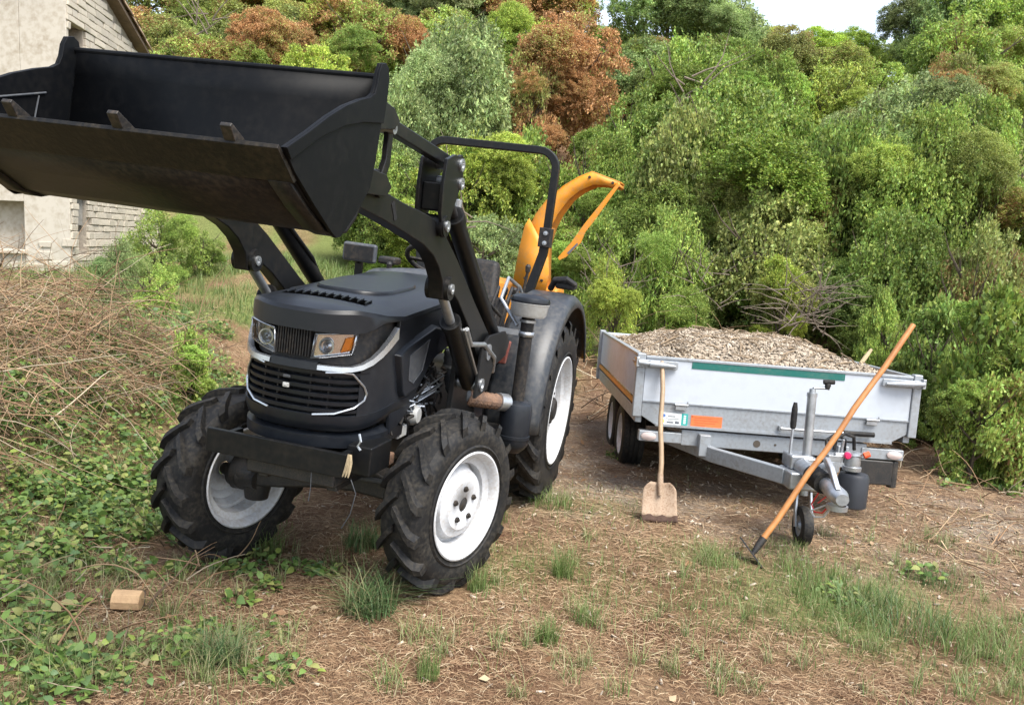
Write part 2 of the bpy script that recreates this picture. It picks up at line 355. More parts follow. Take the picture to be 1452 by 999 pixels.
def ground_mat():
    mt = bpy.data.materials.new('ground'); mt.use_nodes = True; n = mt.node_tree.nodes; l = mt.node_tree.links; b = n['Principled BSDF']
    tc = n.new('ShaderNodeTexCoord')
    def nz(sc, det=6, rough=.6, dist=0):
        q = n.new('ShaderNodeTexNoise'); q.inputs['Scale'].default_value = sc; q.inputs['Detail'].default_value = det; q.inputs['Roughness'].default_value = rough; q.inputs['Distortion'].default_value = dist
        l.new(tc.outputs['Object'], q.inputs['Vector']); return q
    def ramp(src, a, ca, c, cc):
        r = n.new('ShaderNodeValToRGB'); r.color_ramp.elements[0].position = a; r.color_ramp.elements[0].color = (*ca, 1); r.color_ramp.elements[1].position = c; r.color_ramp.elements[1].color = (*cc, 1)
        l.new(src, r.inputs['Fac']); return r
    def mix(fac, a, c):
        q = n.new('ShaderNodeMix'); q.data_type = 'RGBA'
        l.new(fac, q.inputs[0])
        for i, x in ((6, a), (7, c)):
            if isinstance(x, tuple): q.inputs[i].default_value = (*x, 1)
            else: l.new(x, q.inputs[i])
        return q.outputs[2]
    n1 = nz(1.6, 8, .65); n2 = nz(7, 8, .7); n3 = nz(38, 6, .75, .6); n4 = nz(130, 3)
    soil = ramp(n2.outputs['Fac'], .35, (.085, .042, .024), .7, (.185, .100, .056))
    straw = ramp(n3.outputs['Fac'], .36, (.110, .063, .036), .66, (.36, .240, .138))
    f1 = n.new('ShaderNodeMapRange'); f1.inputs['From Min'].default_value = .38; f1.inputs['From Max'].default_value = .58; l.new(n1.outputs['Fac'], f1.inputs['Value'])
    c = mix(f1.outputs[0], soil.outputs[0], straw.outputs[0])
    at1 = n.new('ShaderNodeAttribute'); at1.attribute_name = 'grass'
    gcol = ramp(n3.outputs['Fac'], .35, (.075, .10, .028), .68, (.22, .245, .08))
    c = mix(at1.outputs['Fac'], c, gcol.outputs[0])
    at2 = n.new('ShaderNodeAttribute'); at2.attribute_name = 'chips'
    ch = ramp(n3.outputs['Fac'], .35, (.20, .165, .13), .65, (.46, .41, .34))
    c = mix(at2.outputs['Fac'], c, ch.outputs[0])
    l.new(c, b.inputs['Base Color']); b.inputs['Roughness'].default_value = .95; b.inputs['Specular IOR Level'].default_value = .15
    ad = n.new('ShaderNodeMath'); ad.operation = 'MULTIPLY_ADD'; ad.inputs[1].default_value = .35; l.new(n4.outputs['Fac'], ad.inputs[0]); l.new(n3.outputs['Fac'], ad.inputs[2])
    bp = n.new('ShaderNodeBump'); bp.inputs['Strength'].default_value = .8; bp.inputs['Distance'].default_value = .03
    l.new(ad.outputs[0], bp.inputs['Height']); l.new(bp.outputs['Normal'], b.inputs['Normal'])
    return mt
ground = npmesh('ground', np.stack([GX, GY, GZ], -1).reshape(-1, 3), Q, ground_mat(), smooth=True)
for nm, fn in (('grass', grassy), ('chips', chippy)):
    a = ground.data.attributes.new(nm, 'FLOAT', 'POINT'); a.data.foreach_set('value', fn(GX, GY).astype(np.float32).ravel())
tag(ground, 'brown soil covered in dry straw, clippings and patches of grass', 'ground', kind='structure')
# ================================================================== old house at the left edge
HC = np.array([-6.36, 12.5]); HD = np.array([-.34, 3.0]); HD = HD / np.linalg.norm(HD); HN = np.array([HD[1], -HD[0]])  # HN points to the right, out of the side wall
LEAN = -.06
# local frame: X along side wall (back), Y = out of the side wall (to the right), Z up (house stands plumb, ground here tilts)
hz = np.array([LEAN, 0, 1.0]); hz = hz / np.linalg.norm(hz)
hx = np.array([HD[0], HD[1], 0]); hy = np.cross(hz, hx); hy = hy / np.linalg.norm(hy); hx = np.cross(hy, hz)
# right-handed: X back, Y must equal Z x X ; that points left, so the wall's outside is -Y
HO = np.array([HC[0], HC[1], .30])
HS = axes_root('stone_house', HO, hx, hy, hz)
tag(HS, 'old cream rendered stone house with bare stone gable at the left edge', 'house')
M_RENDER = dusty('cream_render', (.44, .40, .335), .9, dust=(.28, .235, .17), amount=.85, nscale=1.6, bump=.3)
M_STONE = dusty('pale_limestone', (.50, .445, .36), .9, dust=(.30, .26, .20), amount=.6, nscale=4, bump=.5)
M_STONE2 = dusty('grey_limestone', (.46, .41, .335), .9, dust=(.26, .23, .19), amount=.6, nscale=4, bump=.5)
M_MORTAR = mat('mortar', (.36, .31, .25), .95, noise=.4, nscale=12, bump=.5, bscale=40)
M_TILE = dusty('weathered_roof_tile', (.33, .22, .15), .85, dust=(.22, .20, .16), amount=.7, nscale=6, bump=.4)
M_OLDWOOD = mat('weathered_shutter', (.30, .28, .25), .85, noise=.45, nscale=6, bump=.4)
M_BEAM = mat('old_beam', (.16, .11, .075), .85, noise=.4, nscale=8, bump=.4)
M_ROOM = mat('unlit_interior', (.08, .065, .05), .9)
LW = 3.0       # side wall length
def zt(x): return 5.15 - .33 * x
def wall_with_holes(name, x0, x1, z0, ztop, holes, ya, yb, m_, parent):
    """wall in local x/z between ya..yb with rectangular openings; built from abutting blocks"""
    b = MB(); xs = sorted({x0, x1, *[h[0] for h in holes], *[h[1] for h in holes]})
    for a, c in zip(xs[:-1], xs[1:]):
        hs = sorted([h for h in holes if h[0] <= a and h[1] >= c], key=lambda h: h[2]); z = z0
        for h in hs + [None]:
            t0 = h[2] if h else None
            if h: b.box(a, c, ya, yb, z, h[2]); z = h[3]
            else:
                b.hexa([(a, ya, z), (c, ya, z), (c, yb, z), (a, yb, z), (a, ya, ztop(a)), (c, ya, ztop(c)), (c, yb, ztop(c)), (a, yb, ztop(a))])
    return b.build(name, m_, parent)
sideholes = [(.10, .62, 3.15, 3.95), (.22, .62, .75, 1.55)]
sw = wall_with_holes('side_wall', .0, LW, -.6, zt, sideholes, .02, .45, M_MORTAR, HS)
# front wall runs along +Y (left) at x = 0 .. thickness behind
b = MB()
holes = [(.62, 1.5, .75, 1.42)]
fx0, fx1 = -.03, .06
def fwall(y0, y1, z0, z1): b.box(fx0, fx1, y0, y1, z0, z1)
fwall(0.0, .62, -.6, 5.4); fwall(.62, 1.5, -.6, .75); fwall(.62, 1.5, 1.42, 5.4); fwall(1.5, 6, -.6, 5.4)
fw_ = b.build('front_wall', M_RENDER, HS, bevel=.01)
b = MB(); b.box(.30, .34, .5, 1.6, .6, 1.6); b.box(.06, .30, .58, .62, .7, 1.5); b.box(.06, .30, .62, 1.5, .70, .748); b.build('window_niche', M_RENDER, HS)
b = MB(); b.box(-.10, .0, .58, 1.54, .69, .748); b.build('window_sill', M_STONE, HS, bevel=.01)
# exposed stones at the foot of the front wall
stone_meshes = []
def stone_mesh(seed):
    r = random.Random(seed); bm = bmesh.new(); bmesh.ops.create_cube(bm, size=1)
    for v in bm.verts: v.co += Vector((r.uniform(-.05, .05), r.uniform(-.06, .06), r.uniform(-.06, .06)))
    bmesh.ops.bevel(bm, geom=bm.edges[:], offset=.06, segments=1, affect='EDGES')
    me = bpy.data.meshes.new('stone'); bm.to_mesh(me); bm.free(); me.materials.append(M_STONE if seed % 3 else M_STONE2); return me
stone_meshes = [stone_mesh(i) for i in range(9)]
def stone(parent, loc, dim, rot=0):
    o = bpy.data.objects.new('stone', random.choice(stone_meshes)); COL.objects.link(o); o.parent = parent; o.location = loc; o.scale = dim
    o.rotation_euler = (random.uniform(-.02, .02), random.uniform(-.02, .02) + rot, random.uniform(-.02, .02)); return o
z = .05; rs = random.Random(5)
while z < zt(0) - .1:
    h = rs.uniform(.09, .125); x = rs.uniform(-.03, .02)
    if 2.0 < z < 2.75: z += h; continue
    while x < LW:
        w = rs.uniform(.16, .42); xe = min(x + w, LW + .03)
        zc = z + h / 2; xc = (x + xe) / 2
        blocked = any(hx0 - .02 < xc < hx1 + .02 and hz0 - .02 < zc < hz1 + .02 for hx0, hx1, hz0, hz1 in sideholes)
        if not blocked and z + h < zt(xe) - .02 and xe - x > .07:
            for hx0, hx1, hz0, hz1 in sideholes:
                if hz0 - .02 < zc < hz1 + .02:
                    if x < hx0 < xe: xe = hx0
                    if x < hx1 < xe: x = hx1
            if xe - x > .05: stone(sw, ((x + xe) / 2, .02, zc), (xe - x - .012, .09 + rs.uniform(-.02, .02), h - .012))
        x = max(xe, x + .05)
    z += h
# stones showing where render has fallen at the foot of the front wall
for k in range(46):
    y = rs.uniform(.0, 1.3); zz = rs.uniform(.1, .62) if y > .5 else rs.uniform(.1, 1.1) * (1 - y * .6)
    stone(fw_, (-.03, y, zz), (.045, rs.uniform(.12, .3), rs.uniform(.07, .13)))
# openings: lintel, shutter, reveals
b = MB(); b.box(.06, .68, -.02, .40, 3.955, 4.08); b.build('lintel', M_BEAM, HS, bevel=.01)
b = MB(); b.box(.24, .60, .06, .10, 1.12, 1.55); b.build('shutter', M_OLDWOOD, HS, bevel=.006)
b = MB(); b.box(.18, .66, -.03, .40, 1.555, 1.66); b.build('lintel', M_STONE, HS, bevel=.01)
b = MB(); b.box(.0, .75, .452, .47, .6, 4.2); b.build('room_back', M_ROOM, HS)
b = MB(); b.box(.12, .60, .0, .42, 3.10, 3.145); b.build('window_sill', M_STONE, HS, bevel=.01)
# roof verge: boards and tiles along the sloping top of the side wall
b = MB(); b.hexa([(-.5, -.16, zt(-.5) + .01), (LW + .25, -.16, zt(LW + .25) + .01), (LW + .25, 3.0, zt(LW + .25) + .01), (-.5, 3.0, zt(-.5) + .01), (-.5, -.16, zt(-.5) + .07), (LW + .25, -.16, zt(LW + .25) + .07), (LW + .25, 3.0, zt(LW + .25) + .07), (-.5, 3.0, zt(-.5) + .07)])
rf = b.build('roof', M_BEAM, HS, bevel=.004)
tb = MB(); tb.loft([[(x, .10 * math.cos(a) * (1 - .1 * (x > .2)), .085 * math.sin(a)) for a in np.linspace(0, math.pi, 8)] for x in (0, .42)]); tl_ = tb.build('roof_tile', M_TILE, rf, 60, solid=.014)
first = True
for j in range(4):
    for i in range(11):
        x = LW + .28 - i * .34
        o = tl_ if first else link_copy(tl_, rf); first = False
        o.location = (x - .42 + random.uniform(-.01, .01), -.10 + j * .22, zt(x - .42) + .085 + .01 * (i % 2)); o.rotation_euler = (0, math.atan(.33) - .03, random.uniform(-.04, .04))
# low ruined wall carrying on behind the house
RW = axes_root('ruined_wall', HO + hx * (LW + .15), hx, hy, hz)
tag(RW, 'low ruined pale stone wall carrying on behind the house', 'stone wall')
b = MB(); b.prism([(0, -.5), (2.4, -.5), (2.4, .7), (1.9, 1.0), (1.2, 1.25), (.5, 1.5), (0, 1.7)], .0, .35); b.build('wall_core', M_MORTAR, RW)
z = 0.0
while z < 1.75:
    h = rs.uniform(.12, .18); x = 0
    while x < 2.4:
        w = rs.uniform(.2, .45)
        if z + h < 1.75 - .42 * (x + w / 2): stone(RW, (x + w / 2, .0, z + h / 2), (w - .012, .10, h - .012)); stone(RW, (x + w / 2, .3, z + h / 2), (w - .012, .12, h - .012)) if z > .9 else None
        x += w
    z += h
# ================================================================== tractor
TH, TRR = .24, .03
_c, _s = math.cos(TH), math.sin(TH)
TFW = np.array([-_s, -_c, 0.0]); _lf = np.array([_c, -_s, 0.0]); _z = np.array([0, 0, 1.0])
TLF = _lf * math.cos(TRR) - _z * math.sin(TRR); TUP = _z * math.cos(TRR) + _lf * math.sin(TRR)
TO = np.array([-.373, 6.289, .012])
def tw(s, w, z): return TO + TFW * s + TLF * w + TUP * z
TR = axes_root('tractor', TO, TFW, TLF, TUP)
tag(TR, 'black compact tractor with white rims and its front loader bucket raised', 'tractor')

# ---- wheels (axis along local y)
def tyre_mesh(mb, R, hw, rimr, nl, lugh, lugw, side=1, sweep=.34):
    crown = R - lugh
    prof = [(-hw * .86, rimr - .012), (-hw * .93, rimr + .012), (-hw * 1.0, rimr + (crown - rimr) * .45), (-hw * .99, rimr + (crown - rimr) * .72), (-hw * .90, crown - .028), (-hw * .74, crown - .008),
            (-hw * .4, crown), (0, crown + .003), (hw * .4, crown), (hw * .74, crown - .008), (hw * .90, crown - .028), (hw * .99, rimr + (crown - rimr) * .72), (hw * 1.0, rimr + (crown - rimr) * .45), (hw * .93, rimr + .012), (hw * .86, rimr - .012)]
    mb.lathe(prof, 72, 'y')
    # sidewall ribs
    for sg in (-1, 1):
        mb.lathe([(sg * hw * .985, rimr + .03), (sg * (hw * .985 + .006), rimr + .036), (sg * hw * .985, rimr + .045)], 72, 'y')
    for sg in (-1, 1):
        for k in range(nl):
            th0 = 2 * math.pi * (k + (.5 if sg > 0 else 0)) / nl + random.uniform(-.01, .01)
            rows = []
            N = 7
            for i in range(N):
                t = i / (N - 1)
                w = sg * (-.03 + t * 1.02) * hw
                aw = abs(w) / hw
                base = crown + .002 if aw < .74 else crown - .008 - (aw - .74) / .26 * .05
                top = R - (0 if aw < .78 else (aw - .78) / .22 * .030)
                th = th0 + side * sweep * (t ** 1.15) * (1.0)
                hwid = (lugw * (.5 + .12 * t)) / R
                b0 = base - .02
                ring = []
                for a, r in ((-1.35, b0), (-.85, top), (.85, top), (1.35, b0)):
                    an = th + a * hwid
                    ring.append((math.cos(an) * r, w, math.sin(an) * r))
                rows.append(ring)
            o = len(mb.v)
            mb.loft(rows)
            mb.f.append((o, o + 1, o + 2, o + 3)); e = o + (N - 1) * 4; mb.f.append((e + 3, e + 2, e + 1, e))
            mb.loft([[rows[i][3] for i in range(N)], [rows[i][0] for i in range(N)]])
def wheel(name, parent, loc, rotz, R, hw, rimr, nl, lugh, lugw, dish, hubr, outer, label, front):
    w = empty(name, parent, loc, (0, 0, rotz)); w['label'] = label
    tb = MB(); tyre_mesh(tb, R, hw, rimr, nl, lugh, lugw, side=-1); ty = tb.build('tyre', M_RUBBER, w, 32)
    ty.rotation_euler = (0, random.uniform(0, 1), 0)
    o = outer
    rb = MB()
    # rim well: flange - bead seat - drop centre - bead seat - flange
    rb.lathe([(hw * .98, rimr + .012), (hw * .99, rimr + .004), (hw * .90, rimr - .012), (hw * .62, rimr - .022), (hw * .50, rimr - .055), (-hw * .1, rimr - .06),
              (-hw * .5, rimr - .055), (-hw * .62, rimr - .022), (-hw * .90, rimr - .012), (-hw * .99, rimr + .004), (-hw * .98, rimr + .012)], 64, 'y')
    rb.build('rim', M_RIM, w, 40, solid=.006)
    db = MB()
    n = 64; d0 = o * dish
    prof = [(d0 - o * .035, rimr - .058), (d0 - o * .03, rimr - .075), (d0 + o * .012, rimr - .10), (d0 + o * .016, rimr * .52), (d0 + o * .03, rimr * .47), (d0 + o * .03, hubr)]
    v = []; f = []
    for a, r in prof:
        for j in range(n):
            t = 2 * math.pi * j / n
            rr = r
            if r > rimr * .7: # scalloped outer edge of the disc: four long bites
                bite = max(0.0, math.cos(2 * (t + .5))) ** 2
                rr = r - (.022 * bite if front else .05 * bite)
            v.append((math.cos(t) * rr, a, math.sin(t) * rr))
    for i in range(len(prof) - 1):
        for j in range(n): f.append((i * n + j, i * n + (j + 1) % n, (i + 1) * n + (j + 1) % n, (i + 1) * n + j))
    db.add(v, f); db.build('wheel_disc', M_RIM, w, 40, solid=.008)
    hb = MB(); hb.lathe([(d0 - o * .02, 0), (d0 - o * .02, hubr), (d0 + o * .03, hubr - .004), (d0 + o * .034, hubr - .012), (d0 + o * .036, 0)] if front else
                        [(d0 - o * .10, .0), (d0 - o * .10, hubr), (d0 + o * .06, hubr), (d0 + o * .075, hubr - .02), (d0 + o * .075, 0)], 24, 'y'); hb.build('hub', M_IRON, w)
    nn = 5 if front else 8
    for k in range(nn):
        a = 2 * math.pi * k / nn + .3; r = hubr + (.045 if front else .03)
        nb = MB(); nb.lathe([(d0 + o * .028, .0), (d0 + o * .028, .016), (d0 + o * .044, .014), (d0 + o * .045, .008), (d0 + o * .051, .008), (d0 + o * .052, 0)], 6, 'y', (r * math.cos(a), 0, r * math.sin(a))); nb.build('lug_nut', M_STEELWORN, w)
    # inner side: final drive drum
    ib = MB(); ib.lathe([(-o * .02 + d0 - o * .05, 0), (d0 - o * .06, hubr * 2.0), (d0 - o * .14, hubr * 2.1), (d0 - o * .17, hubr * 1.5), (d0 - o * .24, hubr * 1.4), (d0 - o * .24, 0)], 28, 'y'); ib.build('final_drive', M_IRON, w)
    return w
RF, RR_ = .453, .640
wheel('front_wheel', TR, (1.95, .60, RF + .026), -.306, RF, .118, .264, 16, .030, .040, .055, .036, 1, 'front wheel with white disc rim and five nuts', True)
wheel('front_wheel', TR, (1.95, -.60, RF - .058), -.306, RF, .118, .264, 16, .030, .040, .055, .036, -1, 'front wheel showing the inside of its white rim', True)
wheel('rear_wheel', TR, (0, .615, RR_ + .008), 0, RR_, .14, .375, 19, .036, .05, .03, .085, 1, 'tall rear wheel with white rim', False)
wheel('rear_wheel', TR, (0, -.615, RR_ - .035), 0, RR_, .14, .375, 19, .036, .05, .03, .085, -1, 'tall rear wheel on the far side', False)

# ---- front axle, knuckles
b = MB(); b.prism([(-.45, .46), (-.30, .50), (-.12, .58), (.12, .60), (.30, .54), (.45, .50), (.45, .41), (.28, .43), (.1, .44), (-.1, .42), (-.30, .38), (-.45, .36)], 1.87, 2.02, 'x'); b.build('front_axle', M_IRON, TR, bevel=.015)
for sg in (-1, 1):
    zc = .50 if sg > 0 else .41
    k = MB(); k.lathe([(-.13, .0), (-.13, .06), (-.05, .075), (.10, .07), (.15, .045), (.15, 0)], 20, 'z', (1.95, sg * .46, zc)); k.lathe([(0, .085), (sg * .12, .10), (sg * .13, 0)], 20, 'y', (1.95, sg * .46, zc)); k.build('steering_knuckle', M_IRON, TR)
b = MB(); b.tube([(1.80, -.45, .44), (1.80, .45, .52)], .018); b.tube([(1.80, -.45, .44), (1.80, -.32, .45)], .028); b.build('tie_rod', M_STEEL, TR)
b = MB(); b.tube([(2.03, -.44, .47), (2.03, .0, .52)], .026, 12); b.tube([(2.03, -.02, .52), (2.03, .42, .53)], .015, 10); b.build('steering_cylinder', M_GREYPL, TR)

# ---- chassis, engine, transmission
b = MB(); b.box(1.0, 2.42, -.20, -.15, .56, .72); b.box(1.0, 2.42, .15, .20, .56, .72); b.box(2.25, 2.42, -.15, .15, .58, .70); b.build('frame_rail', M_IRON, TR, bevel=.006)
b = MB(); b.box(1.15, 1.85, -.20, .20, .66, 1.0); b.box(1.25, 1.75, -.16, .16, 1.0, 1.22); b.box(1.9, 2.12, -.24, .24, .78, 1.3); b.build('engine_block', M_IRON, TR, bevel=.02)
b = MB(); b.box(-.35, 1.15, -.19, .19, .48, .92); b.box(-.3, .3, -.55, .55, .52, .78); b.build('transmission', M_IRON, TR, bevel=.03)
b = MB()
for k in range(26):
    z0 = random.uniform(.76, 1.08); s0 = random.uniform(1.4, 2.05); w0 = random.uniform(.24, .335)
    p = [(s0, w0, z0)]
    for j in range(4): p.append((p[-1][0] + random.uniform(-.09, .06), min(.33, max(.19, p[-1][1] + random.uniform(-.05, .05))), p[-1][2] + random.uniform(-.09, .09)))
    b.tube(p, random.choice([.005, .007, .011, .014]), 6)
b.build('engine_pipework', M_PLASTIC, TR)
b = MB()
for k in range(16):
    s0 = random.uniform(1.5, 2.08); z0 = random.uniform(.74, 1.02)
    b.tube([(s0, .25, z0), (s0 - random.uniform(.05, .2), .33, z0 + random.uniform(-.05, .1)), (s0 - random.uniform(.15, .3), .22, z0 + random.uniform(-.05, .15))], .006, 6)
b.build('metal_lines', M_STEEL, TR)
b = MB(); b.lathe([(0, 0), (0, .05), (.09, .055), (.12, .04), (.12, 0)], 20, 'y', (1.80, .22, .84)); b.box(1.85, 1.97, .20, .30, .74, .80); b.build('alternator', M_WHITEPL, TR, bevel=.004)
b = MB(); b.tube([(1.98, .24, .98), (1.9, .29, .95), (1.83, .30, .88), (1.86, .27, .82)], .022, 10); b.build('radiator_hose', M_GREYPL, TR)
b = MB(); b.box(2.06, 2.22, .22, .33, .64, .70); b.build('rusty_bracket', M_RUSTY, TR, bevel=.01)

# ---- bonnet: plan outline of the nose
HW = .36
def plan(n=20, back=1.95):
    p = [(back, HW)] + [(back + (2.12 - back) * i / 3, HW) for i in range(1, 4)]
    for i in range(1, n):
        t = math.pi * i / n; e = 2 / 2.2
        cs = math.cos(t); p.append((2.14 + .36 * (math.sin(t) ** e), HW * math.copysign(abs(cs) ** e, cs)))
    p += [(s, -w) for s, w in p[:4][::-1]]
    return p
def inset(p, d):
    out = []
    for i, (s, w) in enumerate(p):
        a = p[max(i - 1, 0)]; c = p[min(i + 1, len(p) - 1)]
        tx, ty = c[0] - a[0], c[1] - a[1]; L = math.hypot(tx, ty) or 1
        nx, ny = ty / L, -tx / L      # inward (curve runs left -> nose -> right)
        out.append((s + nx * d, w + ny * d) if True else None)
    return out
PL = plan(22)
# orientation check: inward must reduce |w| at the sides
_t = inset(PL, .01)
SGN = 1 if abs(_t[0][1]) < abs(PL[0][1]) else -1
def ins(d): return inset(PL, d * SGN)
def rise(s): return float(sm((2.44 - s) / .34))
def wallstrip(levels, i0=0, i1=None):
    """levels: list of (z0, k, inset): z = z0 + k*rise"""
    rows = []
    for z0, k, d in levels:
        q = ins(d); rows.append([(s, w, z0 + k * rise(PL[i][0])) for i, (s, w) in enumerate(q)][i0:i1])
    return rows
NP = len(PL)
# hood top shell
def hood_z(s, w):
    edge = min(1, abs(w) / HW)
    z = 1.378 + .078 * (2.48 - max(s, 1.15)) + .030 * (1 - edge ** 2.2) - .030 * edge ** 9
    return z - .02 * float(sm((s - 2.40) / .10)) + .008 * float(sm((.275 - abs(w)) / .02)) * float(sm((2.16 - s) / .03))
rows = []
NS, NW = 26, 25
for i in range(NS):
    a = i / (NS - 1); row = []
    for j in range(NW):
        bq = -1 + 2 * j / (NW - 1); w = HW * (math.copysign(abs(bq) ** .85, bq))
        send = 2.14 + .36 * max(0, 1 - min(1, abs(w) / HW) ** 2.2) ** (1 / 2.2) - .012
        s = .92 + (send - .92) * (a ** .8)
        row.append((s, w, hood_z(s, w)))
    rows.append(row)
b = MB(); b.loft(rows)
# lip down the front and sides
edge_top = [rows[i][0] for i in range(NS)] + rows[-1][1:-1] + [rows[i][-1] for i in range(NS)][::-1]
def lipz(s): return 1.290 + .135 * rise(s)
lip1 = [(s + (.012 if s > 2.2 else 0), w * 1.012, z - .018) for s, w, z in edge_top]
lip2 = [(s + (.014 if s > 2.2 else 0), w * 1.012, min(z - .02, lipz(s))) for s, w, z in edge_top]
lip3 = [(s - (.03 if s > 2.2 else 0), w * .93, min(z - .02, lipz(s))) for s, w, z in edge_top]
b.loft([edge_top, lip1, lip2, lip3]); hood = b.build('hood', M_HOOD, TR, 26)
# vent row on the hood: a black sheet on top paints the shade inside
b = MB()
for i in range(12):
    pass
vr = [[(s, w, hood_z(s, w) + .004) for w in np.linspace(-.215, .215, 15)] for s in (2.185, 2.275)]
b.loft(vr); b.build('vent_shade', mat('vent_shade_black', (.0015, .0015, .0015), .95, spec=.0), hood, 30)
for i in range(11):
    w = -.20 + i * .04
    q = MB(); q.hexa([(2.178, w - .004, hood_z(2.17, w) - .004), (2.262, w - .004 + .012, hood_z(2.262, w) - .004), (2.262, w + .016, hood_z(2.262, w) - .004), (2.17, w + .004, hood_z(2.17, w) - .004),
                      (2.17, w - .004, hood_z(2.17, w) + .010), (2.262, w - .004 + .012, hood_z(2.262, w) + .010), (2.262, w + .016, hood_z(2.262, w) + .010), (2.17, w + .004, hood_z(2.17, w) + .010)])
    q.build('vent_slat', M_HOOD, hood)
# raised centre panel on the hood
pp = []
for i in range(40):
    t = 2 * math.pi * i / 40; e = .55
    cs, si = math.cos(t), math.sin(t)
    pp.append((1.80 + .28 * math.copysign(abs(cs) ** e, cs), (.205 - .03 * cs) * math.copysign(abs(si) ** e, si)))
b = MB(); top = [(s, w, hood_z(s, w) + .010) for s, w in pp]; top2 = [(1.8 + (s - 1.8) * .97, w * .97, hood_z(s, w) + .016) for s, w in pp]; bot = [(1.8 + (s - 1.8) * 1.01, w * 1.01, hood_z(s, w) - .01) for s, w in pp]
b.loft([bot, top, top2], True)
o_ = len(b.v)
rows_ = []
for k in range(1, 6):
    rows_.append([(1.8 + (s - 1.8) * .97 * (1 - k / 5), w * .97 * (1 - k / 5), hood_z(1.8 + (s - 1.8) * (1 - k / 5), w * (1 - k / 5)) + .016) for s, w in pp])
b.loft([top2] + rows_, True); b.build('hood_panel', M_HOOD, hood, 50)

# headlight band background (dark, set back)
b = MB(); b.loft(wallstrip([(1.145, .10, .035), (1.285, .075, .05)])); b.build('lamp_band', M_PLASTIC, TR, 60)
# centre upper grille: vertical slats
mid = NP // 2
g = empty('upper_grille', TR)
for k in range(13):
    w = -.078 + .156 * k / 12
    sN = 2.14 + .36 * max(0, 1 - (abs(w) / HW) ** 2.2) ** (1 / 2.2)
    q = MB(); q.box(sN - .045, sN - .008, w - .003, w + .003, 1.17, 1.288); q.build('grille_slat', M_PLASTIC, g)
def nose_pt(w, d=0.0):
    sN = 2.14 + .36 * max(0, 1 - (min(abs(w), HW * .999) / HW) ** 2.2) ** (1 / 2.2)
    return sN - d
# headlights
def headlight(sg):
    h = empty('headlight', TR)
    ws = [.09, .125, .16, .19, .22, .25]
    def outline(d, grow=0):
        lo = [(nose_pt(w, d), sg * w, 1.166 + .035 * (i / 5) - grow) for i, w in enumerate(ws)]
        hi = [(nose_pt(w, d), sg * (w + .012), 1.276 + .02 * (i / 5) + grow) for i, w in enumerate(ws)]
        return lo, hi
    lo, hi = outline(.032); q = MB(); q.loft([lo, hi]); q.build('reflector', M_SILVERLENS, h, 60)
    lo, hi = outline(.010); lo2, hi2 = outline(.034)
    q = MB(); q.loft([lo2, lo]); q.loft([hi, hi2]); q.loft([[lo[0], hi[0]], [lo2[0], hi2[0]]]); q.loft([[lo[-1], hi[-1]], [lo2[-1], hi2[-1]]]); q.build('bezel', M_CHROME, h, 30, solid=.006)
    c = nose_pt(.15, .026)
    q = MB(); q.lathe([(-.012, 0), (-.012, .012), (.0, .030), (.008, .036), (.014, .037), (.014, .031), (.002, .026)], 28, 'x', (c, sg * .150, 1.226)); q.lathe([(.0, .0), (.010, .010), (.004, .022), (.0, .027)], 24, 'x', (c, sg * .150, 1.226)); q.build('lamp', M_CHROME, h)
    a = [(nose_pt(w, .026), sg * w, z) for w, z in ((.205, 1.198), (.243, 1.215), (.252, 1.282), (.222, 1.275))]
    a2 = [(nose_pt(w, .010), sg * w, z) for w, z in ((.209, 1.205), (.240, 1.22), (.248, 1.276), (.224, 1.269))]
    q = MB(); q.hexa(a + a2)
    if sg > 0: q.build('indicator_lens', M_AMBER, h, 20, bevel=.003)
    lo, hi = outline(.008); q = MB(); q.loft([lo, hi]); q.build('lens_cover', M_GLASS, h, 60)
for sg in (1, -1): headlight(sg)
# black wing behind the headlight up the side
# chrome band: sweeps round each corner and up the side
iside = [i for i in range(NP)]
def band(name, i0, i1, lv, m_, sol=.0):
    b = MB(); b.loft(wallstrip(lv, i0, i1)); return b.build(name, m_, TR, 50, solid=sol)
W_ = [p[1] for p in PL]
iL = [i for i in range(NP) if W_[i] > .085 and PL[i][0] > 2.13]; iR = [i for i in range(NP) if W_[i] < -.085 and PL[i][0] > 2.11]
iM = [i for i in range(NP) if abs(W_[i]) < .10]
for I in (iL, iR):
    band('chrome_band', I[0], I[-1] + 1, [(1.122, .195, .01), (1.122, .195, -.016), (1.143, .232, -.013), (1.145, .235, .012)], M_CHROME)
band('bumper_band', iM[0] - 1, iM[-1] + 2, [(1.118, .195, .0), (1.118, .195, -.012), (1.152, .235, -.008), (1.154, .24, .02)], M_HOOD)
# fascia around main grille
b = MB(); b.loft(wallstrip([(.835, .05, .035), (.85, .05, .012), (.88, .05, .0), (.915, .05, -.002), (.918, .05, .012)])); b.build('lower_fascia', M_HOOD, TR, 45)
# fascia corners (between grille and side)
GW = .30
iC1 = [i for i in range(NP) if W_[i] > GW - .03]; iC2 = [i for i in range(NP) if W_[i] < -GW + .03]
for I in (iC1, iC2):
    b = MB(); b.loft(wallstrip([(.90, .05, .002), (1.0, .08, .0), (1.122, .19, .004)], I[0], I[-1] + 1)); b.build('fascia_corner', M_HOOD, TR, 45)
b = MB(); b.loft(wallstrip([(.90, .05, .06), (1.13, .12, .06)])); b.build('radiator_screen', mat('screen_black', (.006, .006, .006), .7, bump=.5, bscale=200), TR, 60)
g2 = empty('main_grille', TR)
I = [i for i in range(NP) if abs(W_[i]) < .325]
for k in range(6):
    z = .932 + k * .034
    q = MB(); q.loft(wallstrip([(z, .04, .035), (z - .004, .04, .004), (z + .012, .04, .002), (z + .016, .04, .034)], I[0], I[-1] + 1)); q.build('grille_slat', M_HOOD, g2, 40)
